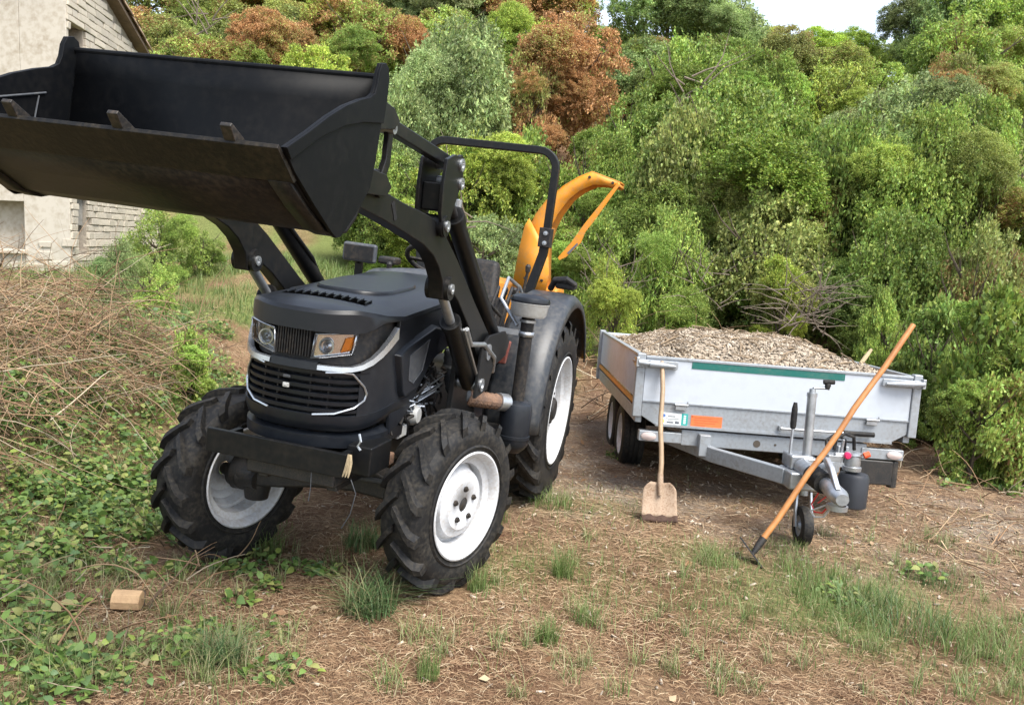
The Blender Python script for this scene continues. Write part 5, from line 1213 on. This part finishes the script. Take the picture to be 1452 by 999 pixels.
GR = dict(mid=(.105, .165, .036), light=(.150, .215, .055), yel=(.200, .245, .045), dark=(.055, .095, .026), olive=(.155, .170, .065), grey=(.150, .195, .105), rust=(.30, .135, .062), blue=(.095, .145, .075), deep=(.080, .130, .036))
GR = {k: tuple(min((c * .62 + q * .38) * 1.85, .55) for c, q in zip(v, (.175, .225, .036))) for k, v in GR.items()}
FAR = 'trees on the hillside'; MIDG = 'overgrown thicket behind the trailer'
# farthest ridge
for a in [
    (80, -160, 120, 34, 'broad', 'olive', .45, 'olive tree on the ridge above the house roof'),
    (215, -110, 110, 31, 'airy', 'olive', .42, 'sparse olive tree on the ridge just right of the roof'),
    (350, -90, 105, 32, 'broad2', 'light', .56, 'green tree on the ridge above the raised bucket'),
    (480, -110, 105, 33, 'fine', 'olive', .46, 'fine-leaved olive tree on the ridge above the bucket end'),
    (610, -85, 100, 31, 'broad', 'grey', .30, 'grey-green tree on the ridge above the roll bar'),
    (735, -60, 95, 33, 'broad2', 'light', .56, 'light green ridge tree left of the rust-brown tree'),
    (862, 44, 60, 34, 'airy', 'mid', .34, 'airy ridge tree with sky showing above the orange chute'),
    (955, -45, 85, 32, 'airy', 'blue', .25, 'tall loose ridge tree left of the sky gap'),
    (1040, -10, 58, 31, 'fine', 'grey', .25, 'thin feathery ridge tree bordering the sky gap on its left'),
    (1150, 60, 82, 33, 'broad2', 'yel', .34, 'low yellow-green ridge tree right under the open sky'),
    (1235, 58, 55, 34, 'airy', 'light', .30, 'small airy ridge tree under the right end of the sky gap'),
    (1355, -40, 68, 31, 'fine', 'blue', .27, 'blue-green ridge tree bordering the sky gap on its right'),
    (1430, -60, 90, 30, 'broad', 'mid', .30, 'green ridge tree in the top right corner')]:
    plant('hill_tree', a[0], a[1], a[2], a[3], a[4], GR[a[5]], a[6], a[7], 'tree', FAR)
for i, (px, tp, hf, Y, key, c) in enumerate([(545, 40, 85, 28, 'broad2', 'olive'), (700, 40, 80, 27, 'broad', 'light'), (765, 30, 70, 28, 'fine', 'yel'), (880, 62, 62, 27, 'broad2', 'mid'), (930, 55, 60, 26, 'fine', 'blue'), (1045, 50, 70, 26, 'broad2', 'deep'), (430, 10, 80, 27, 'broad', 'olive'), (330, 0, 80, 28, 'airy', 'olive'), (1165, 66, 80, 29, 'broad2', 'olive'), (1240, 82, 70, 25, 'broad2', 'light'), (1385, 20, 80, 26, 'fine', 'mid')]):
    plant('infill_tree', px, tp, hf, Y, key, GR[c], .38, ['olive-brown tree in the hillside row, behind the bucket end', 'light green hillside tree peeping out above the roll bar', 'yellow-green hillside tree just left of the rust-brown tree', 'green hillside tree just right of the rust-brown tree', 'blue-green hillside tree left of the bare grey branches', 'deep green hillside tree right of the bare grey branches', 'olive hillside tree right of the rust shrub above the bucket', 'brownish open hillside tree left of the rust shrub', 'olive hillside tree just below the open sky', 'light green hillside tree left of the brown-tinged shrub', 'green hillside tree behind the brown-tinged shrub'][i], 'tree', FAR)
# middle slope
for a in [
    (225, 15, 85, 24, 'broad2', 'olive', .54, 'brownish scrubby tree beside the roof edge'),
    (300, 45, 80, 22, 'broad2', 'light', .46, 'light green bush above the left half of the bucket'),
    (395, 22, 75, 24, 'broad2', 'olive', .68, 'rust-coloured shrub above the middle of the bucket'),
    (465, 62, 70, 20, 'broad', 'yel', .30, 'yellow-green bush above the right part of the bucket'),
    (525, -10, 75, 25, 'broad2', 'light', .56, 'light green tree with rusty tips above the bucket end'),
    (650, 22, 88, 19, 'fine', 'grey', .15, 'big grey-green willowy tree behind the roll bar'),
    (565, 90, 60, 18, 'fine', 'grey', .15, 'grey-green feathery tree just right of the bucket end'),
    (805, 8, 92, 21, 'broad2', 'olive', .70, 'rust-brown dying tree above the orange chute'),
    (765, 70, 45, 19.5, 'airy', 'olive', .62, 'smaller rust-brown shrub left of the dying tree'),
    (900, 118, 62, 19, 'broad2', 'deep', .30, 'deep green tree just right of the rust-brown tree'),
    (985, 40, 78, 21, 'fine', 'mid', .20, 'dark conifer-like tree with bare grey branches above the trailer'),
    (1085, 62, 70, 20, 'broad', 'mid', .30, 'green tree behind the top of the ivy mound'),
    (1185, 85, 70, 21, 'fine', 'yel', .36, 'yellow-green feathery tree behind the ivy mound'),
    (1290, 105, 85, 19, 'fine', 'grey', .25, 'grey-green tree above the right-hand ivy mound'),
    (1365, 70, 60, 21, 'broad2', 'olive', .58, 'brown-tinged shrub near the top right'),
    (1440, 120, 80, 17, 'broad2', 'mid', .22, 'mid green tree at the right edge of the frame')]:
    plant('slope_tree', a[0], a[1], a[2], a[3], a[4], GR[a[5]], a[6], a[7], 'tree', FAR)
# front thicket
for a in [
    (560, 205, 78, 15.5, 'broad', 'light', .18, 'bright green bush seen between loader arm and bucket', 0),
    (655, 175, 92, 15.2, 'broad2', 'yel', .20, 'bright yellow-green bush framed by the roll bar', 0),
    (745, 190, 72, 15.8, 'broad', 'light', .24, 'light green bush just right of the roll bar', 0),
    (845, 172, 80, 15.0, 'ivy', 'mid', .38, 'reddish-flecked creeper bush behind the orange chute', 0),
    (925, 205, 75, 14.4, 'ivy', 'deep', .28, 'dark creeper-covered bush right of the orange chute', 0),
    (1085, 78, 138, 14.0, 'ivy', 'mid', .25, 'tallest creeper-covered mound behind the trailer', 1.5),
    (1010, 150, 85, 13.8, 'ivy', 'olive', .25, 'olive creeper-covered mound on the left of the tallest one', 0),
    (1190, 170, 80, 13.6, 'ivy', 'deep', .36, 'creeper mound with brown leaves between the two tall mounds', 0),
    (1315, 142, 105, 13.2, 'ivy', 'light', .30, 'light green creeper mound on the right with drooping edge', 0),
    (1405, 205, 70, 12.6, 'broad2', 'light', .28, 'leafy bush with yellow-green top near the right edge', 0),
    (1095, 268, 95, 12.2, 'ivy', 'olive', .30, 'lower olive creeper bush right behind the chip load', 0),
    (1265, 300, 80, 11.8, 'ivy', 'deep', .33, 'dark lower creeper bush above the top of the hoe', 0),
    (962, 300, 62, 12.0, 'pinnate', 'light', .12, 'light green feather-leaved shrub left of the chip load', 0),
    (880, 372, 42, 11.2, 'pinnate', 'yel', .12, 'low bright green sapling beside the orange chipper', 0),
    (840, 300, 48, 12.6, 'broad', 'light', .15, 'light green bush under the chute flap', 0),
    (690, 300, 60, 13.0, 'airy', 'grey', .20, 'greyish low bush seen behind the seat', 0),
    (1400, 300, 72, 10.8, 'broad2', 'olive', .52, 'orange-tinged tangled bush at the right edge', 0),
    (1340, 412, 62, 9.6, 'low', 'deep', .28, 'dark bramble behind the right end of the trailer', 0),
    (1440, 400, 88, 8.6, 'low', 'mid', .40, 'near bramble with reddish leaves at the right edge', 0),
    (1400, 520, 62, 8.0, 'low', 'light', .42, 'lowest bramble of the right edge, spilling onto the ground', 0),
    (1268, 418, 34, 10.6, 'broad', 'light', .15, 'small bright weed clump just left of the dark bramble', 0),
    (1118, 365, 30, 11.3, 'low', 'yel', .05, 'small yellow-green seedling above the chip load', 0),
    (232, 300, 42, 12.0, 'pinnate', 'light', .10, 'tallest ferny weeds growing beside the house wall', 0),
    (290, 318, 30, 12.4, 'airy', 'light', .12, 'ferny weeds between house and loader arm', 0),
    (176, 345, 32, 10.8, 'pinnate', 'grey', .12, 'nearer ferny weeds below the stone gable', 0),
    (215, 372, 36, 10.0, 'airy', 'light', .12, 'low loose weeds below the tallest ferny weeds', 0),
    (275, 470, 32, 7.4, 'low', 'light', .12, 'round-leaved climber on the bank next to the front wheel', 0)]:
    dk = .84 if a[0] > 890 and a[4] in ('ivy', 'low', 'broad2') else .92       # creeper, bramble and dense bushes towards the right get a darker tint
    plant('thicket_bush', a[0], a[1], a[2], a[3], a[4], tuple(c * dk for c in GR[a[5]]), a[6] + (.07 if dk < .9 else 0), a[7], 'bush', MIDG if a[0] > 500 else 'weeds on the bank by the house', depth=a[8] or None, lift=.62 if 'seedling' in a[7] else 0)
# bare grey branches poking out of the conifer-like tree
def branchy(name, px, py, Y, n, ln, seed, label, spread=(1, .3, .8)):
    rs = random.Random(seed); c = at(px, py, Y); b = MB()
    for i in range(n):
        d = Vector((rs.uniform(-1, 1) * spread[0], rs.uniform(-1, 0) * spread[1], rs.uniform(-.2, 1) * spread[2])).normalized(); p = Vector((rs.uniform(-.3, .3), 0, rs.uniform(-.3, .3))); pts = [p]
        for k in range(4): d = (d + Vector((rs.uniform(-.35, .35), rs.uniform(-.2, .2), rs.uniform(-.3, .25)))).normalized(); p = p + d * ln / 4; pts.append(p)
        b.tube(pts, [.018 * ln, .013 * ln, .009 * ln, .005 * ln, .003], 5)
    o = b.build(name, M_PALEBARK); o.location = tuple(c); tag(o, label, 'dead branches'); return o
branchy('dead_branches', 985, 125, 19.2, 9, 1.3, 2, 'bare grey branches sticking out of the dark tree above the trailer')
branchy('dead_branches', 285, 35, 21.2, 9, 1.2, 5, 'bare grey branches in the scrub beside the roof')
branchy('dead_branches', 665, 295, 12.6, 8, .9, 8, 'dry bare twigs in the bushes behind the roll bar')
branchy('dead_branches', 860, 405, 11.2, 22, .5, 11, 'tangle of dry grey stems beside the orange chipper', (1, .3, 1.2))
branchy('dead_branches', 1140, 440, 11.0, 60, .55, 13, 'mass of dry hanging vines at the foot of the creeper mound', (1.2, .3, 1.0))
branchy('dead_branches', 1000, 405, 11.4, 16, .45, 17, 'dry twigs at the foot of the feather-leaved shrub')
# ================================================================== loose ground cover
def blades(P, rng, h, w, lean, seg=3, hvar=.5):
    """tapered curved blades"""
    n = len(P); a = rng.uniform(0, 2 * np.pi, n); d = np.stack([np.cos(a), np.sin(a), 0 * a], 1); sd = np.stack([-np.sin(a), np.cos(a), 0 * a], 1)
    H = (h * rng.uniform(1 - hvar, 1 + hvar, n))[:, None]; ln = (lean * rng.uniform(.2, 1.3, n))[:, None]; wd = (w * rng.uniform(.6, 1.4, n))[:, None]
    R = []
    for k in range(seg + 1):
        t = k / seg; c = P + np.array([0, 0, 1]) * H * (t - .35 * ln * t * t) + d * H * ln * t * t
        ww = wd * (1 - t * .85); R += [c - sd * ww / 2, c + sd * ww / 2]
    V = np.stack(R, 1).reshape(-1, 3); o = np.arange(n)[:, None] * (2 * (seg + 1))
    F = np.concatenate([o + np.array([2 * k, 2 * k + 1, 2 * k + 3, 2 * k + 2]) for k in range(seg)], 0)
    return V, F
def on_ground(x, y, dz=0.0): return np.stack([x, y, T(x, y) + dz], 1)
GREENBLADE = [tuple(c * 1.25 for c in q) for q in [(.07, .115, .03), (.11, .17, .045), (.15, .21, .065), (.19, .215, .085), (.095, .145, .045)]]
M_GRASS = leafmat('grass_blade', .4, use_obj=False, stops=GREENBLADE)
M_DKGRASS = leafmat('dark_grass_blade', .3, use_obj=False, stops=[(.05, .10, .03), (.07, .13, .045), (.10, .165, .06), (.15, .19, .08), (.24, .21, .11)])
M_STRAW = leafmat('straw', .0, use_obj=False, stops=[(.09, .05, .03), (.22, .13, .07), (.37, .26, .15), (.16, .09, .05), (.30, .195, .11), (.49, .395, .26)], rough=.85)
M_STEM = leafmat('dry_stem', .0, use_obj=False, stops=[(.06, .038, .024), (.25, .15, .08), (.42, .31, .19), (.17, .095, .05), (.34, .22, .125), (.10, .065, .04), (.44, .37, .26)], rough=.85)
M_WEED = leafmat('weed_leaf', .28, use_obj=False, stops=[(.06, .11, .028), (.12, .20, .045), (.17, .265, .06), (.10, .175, .075), (.26, .33, .07), (.30, .27, .12)])
def sample_view(n, y0, y1, power=1.6, rng=RNG):
    """ground points, denser close by: y by distance, x across the width seen"""
    u = rng.uniform(size=n); a = 1 - power; y = (y0 ** a + u * (y1 ** a - y0 ** a)) ** (1 / a)
    x = rng.uniform(-.68, .72, n) * y; return x, y
def outside_wheels(x, y):
    k = np.ones(len(x), bool)
    for s, w, r in ((1.95, .6, .26), (1.95, -.6, .26), (0, .66, .34)):
        p = tw(s, w, 0); k &= (x - p[0]) ** 2 + (y - p[1]) ** 2 > r * r * .6
    return k
# dry straw litter
x, y = sample_view(170000, 2.5, 11, 1.5)
dens = .35 + .65 * sm((vnoise(x, y, 1.8, 21) - .2) / .5); dens *= (1 - .5 * grassy(x, y)) * (1 - .8 * chippy(x, y)); k = (RNG.uniform(size=len(x)) < dens) & outside_wheels(x, y); x, y = x[k], y[k]
n = len(x); a = RNG.uniform(0, 2 * np.pi, n); L_ = RNG.uniform(.02, .09, n) * np.clip(y / 4, .7, 1.6) * (1 + 1.2 * (RNG.uniform(size=n) < .04)); Wd_ = RNG.uniform(.0010, .0030, n) * np.clip(y / 4, .8, 2.0)
d = np.stack([np.cos(a), np.sin(a)], 1); cv = RNG.normal(size=n) * .25
R = []
for t in (-.5, -.15, .2, .5):
    px = x + d[:, 0] * L_ * t - d[:, 1] * L_ * cv * (.25 - t * t); py = y + d[:, 1] * L_ * t + d[:, 0] * L_ * cv * (.25 - t * t)
    z = T(px, py) + .004 + RNG.uniform(0, .014, n) * (1 - abs(t)); wv = Wd_ * (1 - .9 * abs(t)) / 2
    R += [np.stack([px - d[:, 1] * wv, py + d[:, 0] * wv, z], 1), np.stack([px + d[:, 1] * wv, py - d[:, 0] * wv, z + .001], 1)]
V = np.stack(R, 1).reshape(-1, 3); o = np.arange(n)[:, None] * 8
Fq = np.concatenate([o + np.array([2 * q, 2 * q + 1, 2 * q + 3, 2 * q + 2]) for q in range(3)], 0)
tag(npmesh('straw_litter', V, Fq, M_STRAW), 'dry straw and cut stalks strewn over the brown soil', 'straw', kind='stuff')
# chips strewn on the ground round the trailer and everywhere thinly
x, y = sample_view(34000, 2.6, 11, 1.3); k = RNG.uniform(size=len(x)) < np.clip(.018 + chippy(x, y) * .9, 0, 1); x, y = x[k], y[k]
P = on_ground(x, y, .006); A, Fq = chips(P, np.tile([0, 0, 1.0], (len(P), 1)), .026, RNG); tag(npmesh('scattered_wood_chips', A, Fq, M_CHIPS), 'wood chips scattered on the ground round the trailer', 'wood chips', kind='stuff')
# short grass where the ground is green
x, y = sample_view(110000, 2.5, 16, 1.4); g = grassy(x, y); k = (RNG.uniform(size=len(x)) < g * .9 + .10 * sm((vnoise(x, y, 2.2, 31) - .45) / .2)) & outside_wheels(x, y); x, y = x[k], y[k]
V, F = blades(on_ground(x, y, -.005), RNG, .075, .0045, .7); V2 = V
sc = 1
tag(npmesh('short_grass', V, F, M_GRASS), 'thin short grass growing through the litter and on the slope behind', 'grass', kind='stuff')
# taller meadow grass behind on the left
x = RNG.uniform(-8, .5, 34000); y = RNG.uniform(7.2, 15, 34000); k = RNG.uniform(size=len(x)) < grassy(x, y); x, y = x[k], y[k]
V, F = blades(on_ground(x, y, -.01), RNG, .17, .010, .8); tag(npmesh('meadow_grass', V, F, M_GRASS), 'taller pale green grass on the slope between house and tractor', 'grass', kind='stuff')
# distinct tufts
def tuft(px, py, n, r, h, w, lean, m_, label):
    f = 1.0; p = None
    for Y in np.arange(2.4, 9, .01):
        q = at(px, py, Y)
        if q[2] <= Tz(q[0], q[1]): p = q; break
    rng = np.random.default_rng(int(px * 7 + py)); a = rng.uniform(0, 6.28, n); rr = r * np.sqrt(rng.uniform(size=n)); x = rr * np.cos(a); y = rr * np.sin(a)
    P = np.stack([x, y, T(p[0] + x, p[1] + y) - Tz(p[0], p[1]) - .005], 1); V, F = blades(P, rng, h, w, lean, 4)
    o = npmesh('grass_tuft', V, F, m_); o.location = (p[0], p[1], Tz(p[0], p[1])); tag(o, label, 'grass tuft', 'grass tufts in the foreground'); return o
rs = random.Random(77)
PT = []
for i in range(150):
    px, py = rs.uniform(380, 1450), rs.uniform(760, 995)
    if px < 900 and rs.random() < .35: continue
    q = None
    for Y in np.arange(2.4, 7, .02):
        q = at(px, py, Y)
        if q[2] <= Tz(q[0], q[1]): break
    n_ = rs.randint(8, 40); r_ = rs.uniform(.02, .07); a_ = RNG.uniform(0, 6.28, n_); d_ = r_ * np.sqrt(RNG.uniform(size=n_)); PT.append(np.stack([q[0] + d_ * np.cos(a_), q[1] + d_ * np.sin(a_)], 1))
for i in range(260):
    px, py = rs.uniform(0, 420), rs.uniform(430, 985)
    q = None
    for Y in np.arange(2.4, 10, .03):
        q = at(px, py, Y)
        if q[2] <= Tz(q[0], q[1]): break
    n_ = rs.randint(15, 50); r_ = rs.uniform(.03, .12); a_ = RNG.uniform(0, 6.28, n_); d_ = r_ * np.sqrt(RNG.uniform(size=n_)); PT.append(np.stack([q[0] + d_ * np.cos(a_), q[1] + d_ * np.sin(a_)], 1))
PT = np.concatenate(PT); PT = PT[(PT[:, 0] - LG.location.x) ** 2 + (PT[:, 1] - LG.location.y + .1) ** 2 > .03]; PT = PT[outside_wheels(PT[:, 0], PT[:, 1])]
V, F = blades(on_ground(PT[:, 0], PT[:, 1], -.004), RNG, .10, .004, .9, hvar=.6)
M_MIXGRASS = leafmat('mixed_grass_blade', .3, use_obj=False, stops=[(.08, .14, .035), (.15, .22, .06), (.24, .27, .10), (.36, .31, .18), (.11, .18, .05), (.42, .34, .20)])
tag(npmesh('thin_grass_clumps', V, F, M_MIXGRASS), 'small mixed clumps of green and dry grass all over the foreground', 'grass', kind='stuff')
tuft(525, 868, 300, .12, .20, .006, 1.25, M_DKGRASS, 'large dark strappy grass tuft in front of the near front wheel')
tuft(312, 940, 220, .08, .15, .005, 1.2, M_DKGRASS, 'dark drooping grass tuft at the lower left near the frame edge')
tuft(676, 838, 150, .05, .12, .004, .5, M_GRASS, 'upright grass tuft touching the near front tyre')
tuft(797, 818, 170, .06, .15, .004, .55, M_GRASS, 'tall thin grass tuft right of the near front wheel')
tuft(774, 912, 170, .055, .11, .004, .55, M_GRASS, 'bright grass tuft in the middle of the straw')
tuft(605, 962, 110, .05, .13, .004, .5, M_GRASS, 'thin grass tuft at the bottom centre')
tuft(830, 885, 100, .05, .13, .0035, .6, M_GRASS, 'pale wispy grass tuft right of the bright middle tuft')
tuft(1015, 800, 200, .13, .10, .004, .8, M_GRASS, 'low rounded grass tuft left of the hoe blade')
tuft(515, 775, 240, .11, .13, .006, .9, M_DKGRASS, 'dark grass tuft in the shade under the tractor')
tuft(370, 785, 160, .11, .15, .006, .8, M_GRASS, 'grass tuft at the foot of the far front wheel')
tuft(1200, 860, 420, .32, .13, .0045, .7, M_GRASS, 'wide grass patch in front of the jockey wheel')
tuft(1150, 815, 220, .22, .13, .0045, .6, M_GRASS, 'grass patch just right of the hoe blade')
tuft(1270, 885, 300, .30, .14, .005, .8, M_DKGRASS, 'darker grass patch at the lower right')
tuft(1385, 920, 420, .30, .17, .0045, .7, M_GRASS, 'tall grass patch near the right edge')
tuft(1330, 830, 140, .14, .10, .0045, .6, M_DKGRASS, 'small dark grass patch right of the jockey wheel')
tuft(690, 735, 160, .14, .12, .005, .6, M_GRASS, 'grass growing between the two near-side wheels')
tuft(780, 715, 200, .16, .12, .005, .6, M_GRASS, 'grass at the foot of the rear wheel')
# broad-leaved weeds at the left and a few elsewhere
def leaves6(P, D, size, rng, asp, droop):
    n = len(P); t = unit(D + 0 * P); t[:, 2] -= droop; t = unit(t); up_ = unit(np.array([0, 0, 1.0]) + .5 * rng.normal(size=(n, 3))); u = unit(np.cross(t, up_)); nn = np.cross(u, t)
    l = (size * rng.uniform(.45, 1.5, n))[:, None]; w = l * asp * rng.uniform(.8, 1.2, n)[:, None]
    V = np.stack([P, P + t * l * .25 + u * w * .42 + nn * w * .12, P + t * l * .62 + u * w * .40 + nn * w * .10, P + t * l - nn * l * .12, P + t * l * .62 - u * w * .40 + nn * w * .10, P + t * l * .25 - u * w * .42 + nn * w * .12], 1).reshape(-1, 3)
    o = np.arange(n)[:, None] * 6
    return V, np.concatenate([o + np.array(q) for q in ((0, 1, 5), (1, 2, 5), (2, 4, 5), (2, 3, 4))], 0)
def weed_patch(name, spots, label):
    rng = np.random.default_rng(5); PP = []; DD = []
    for px, py, rad, n, hgt in spots:
        p = None
        for Y in np.arange(2.4, 10, .02):
            q = at(px, py, Y)
            if q[2] <= Tz(q[0], q[1]): p = q; break
        if p is None: continue
        n = int(n * 1.7); a = rng.uniform(0, 6.28, n); rr = rad * np.sqrt(rng.uniform(size=n)); x = p[0] + rr * np.cos(a); y = p[1] + rr * np.sin(a)
        z = T(x, y) + hgt * rng.uniform(.05, 1, n) ** 1.2 * (1 - .6 * (rr / rad) ** 2); PP.append(np.stack([x, y, z], 1)); d = np.stack([np.cos(a), np.sin(a), rng.uniform(.0, .8, n)], 1) + .8 * rng.normal(size=(n, 3)) * np.array([1, 1, .4]); DD.append(d)
    P = np.concatenate(PP); D = np.concatenate(DD); k = (P[:, 0] - LG.location.x) ** 2 + (P[:, 1] - LG.location.y + .1) ** 2 > .03; P, D = P[k], D[k]; V, F = leaves6(P, D, .042, rng, .7, .1); return tag(npmesh(name, V, F, M_WEED), label, 'weeds', kind='stuff')
spots = []
rs = random.Random(9)
for i in range(36): spots.append((rs.uniform(-20, 240), rs.uniform(690, 985), rs.uniform(.08, .2), rs.randint(25, 80), rs.uniform(.05, .16)))
for i in range(16): spots.append((rs.uniform(0, 230), rs.uniform(690, 780), rs.uniform(.12, .22), rs.randint(50, 110), rs.uniform(.1, .22)))
for i in range(14): spots.append((rs.uniform(240, 470), rs.uniform(800, 970), rs.uniform(.05, .10), rs.randint(10, 30), .06))
for c in ((370, 805), (1310, 822), (1190, 850), (880, 650), (1420, 600), (1390, 660), (1350, 690), (1430, 700), (1440, 640)): spots.append((c[0], c[1], .12, 40, .10))
for i in range(125): spots.append((rs.uniform(0, 340), rs.uniform(415, 700), rs.uniform(.1, .3), rs.randint(20, 70), rs.uniform(.15, .42)))
weed_patch('broadleaf_weeds', spots, 'broad-leaved green weeds spreading over the near left ground and bank')
# heap of dry brush on the left bank
rng = np.random.default_rng(33)
def stems(n, box, ln, r, rng, hmax):
    V = []; F = []; o = 0
    x0 = rng.uniform(box[0], box[1], n); y0 = rng.uniform(box[2], box[3], n); a = rng.uniform(0, 2 * np.pi, n); L = rng.uniform(ln[0], ln[1], n); K = 7
    pitch = rng.normal(.12, .5, n); curl = rng.normal(0, .5, n); hz_ = rng.uniform(.02, hmax, n); rad = rng.uniform(r[0], r[1], n)
    pts = []
    x, y, z = x0.copy(), y0.copy(), T(x0, y0) + hz_
    for k in range(K):
        pts.append(np.stack([x, y, np.maximum(z, T(x, y) + .01)], 1)); st = L / (K - 1)
        x = x + np.cos(a) * np.cos(pitch) * st; y = y + np.sin(a) * np.cos(pitch) * st; z = z + np.sin(pitch) * st
        a = a + curl * .28 + rng.normal(0, .12, n); pitch = pitch - .10 + rng.normal(0, .12, n)
    pts = np.stack(pts, 1)     # n,K,3
    tang = np.gradient(pts, axis=1); tang = unit(tang + 1e-9); u = unit(np.cross(tang, np.array([0.1, .2, 1.0]))); w = np.cross(tang, u)
    rr = rad[:, None, None] * np.linspace(1, .35, K)[None, :, None]
    ring = np.stack([pts + rr * (u * math.cos(q) + w * math.sin(q)) for q in (0, 2.094, 4.189)], 2)   # n,K,3,3
    Vv = ring.reshape(-1, 3); o = np.arange(n)[:, None] * (K * 3)
    Fs = [o + np.array([k * 3 + j, k * 3 + (j + 1) % 3, (k + 1) * 3 + (j + 1) % 3, (k + 1) * 3 + j]) for k in range(K - 1) for j in range(3)]
    return Vv, np.concatenate(Fs, 0)
V, F = stems(2400, (-5.2, -2.75, 4.6, 8.0), (.25, 1.1), (.002, .006), rng, .5)
tag(npmesh('dry_brush', V, F, M_STEM), 'tangled heap of dry brown stems and brambles on the left bank', 'dry brush', kind='stuff')
V, F = stems(240, (-3.2, -1.2, 2.9, 4.6), (.12, .45), (.002, .006), rng, .06)
tag(npmesh('fallen_stalks', V, F, M_STEM), 'fallen stalks lying on the near left ground', 'dry stalks', kind='stuff')
V, F = stems(600, (2.8, 6.2, 5.2, 9.5), (.15, .6), (.0025, .006), rng, .08)
tag(npmesh('twig_litter', V, F, M_STEM), 'twigs and stalks littering the ground right of the trailer', 'twigs', kind='stuff')
V, F = stems(500, (-.5, 3.5, 9.2, 12), (.3, 1.0), (.004, .009), rng, .25)
tag(npmesh('cut_stems', V, F, M_STEM), 'cut dry stems lying behind the trailer and chipper', 'dry stems', kind='stuff')
# brown and pale fallen leaves
x, y = sample_view(1100, 2.6, 9, 1.4); k = RNG.uniform(size=len(x)) < (.15 + .85 * sm((np.abs(x - .6) - 1.2) / 1.5)); x, y = x[k], y[k]
P = on_ground(x, y, .012); D = np.stack([RNG.normal(size=len(x)), RNG.normal(size=len(x)), .25 * np.abs(RNG.normal(size=len(x)))], 1)
M_FALL = leafmat('fallen_leaf', .1, use_obj=False, stops=[(.16, .08, .04), (.28, .16, .08), (.22, .12, .06), (.40, .30, .19), (.30, .28, .16)], rough=.7)
V, F = leaves(P, D, .04, RNG, .6, 0); tag(npmesh('fallen_leaves', V, F, M_FALL), 'brown fallen leaves scattered over the ground', 'leaves', kind='stuff')
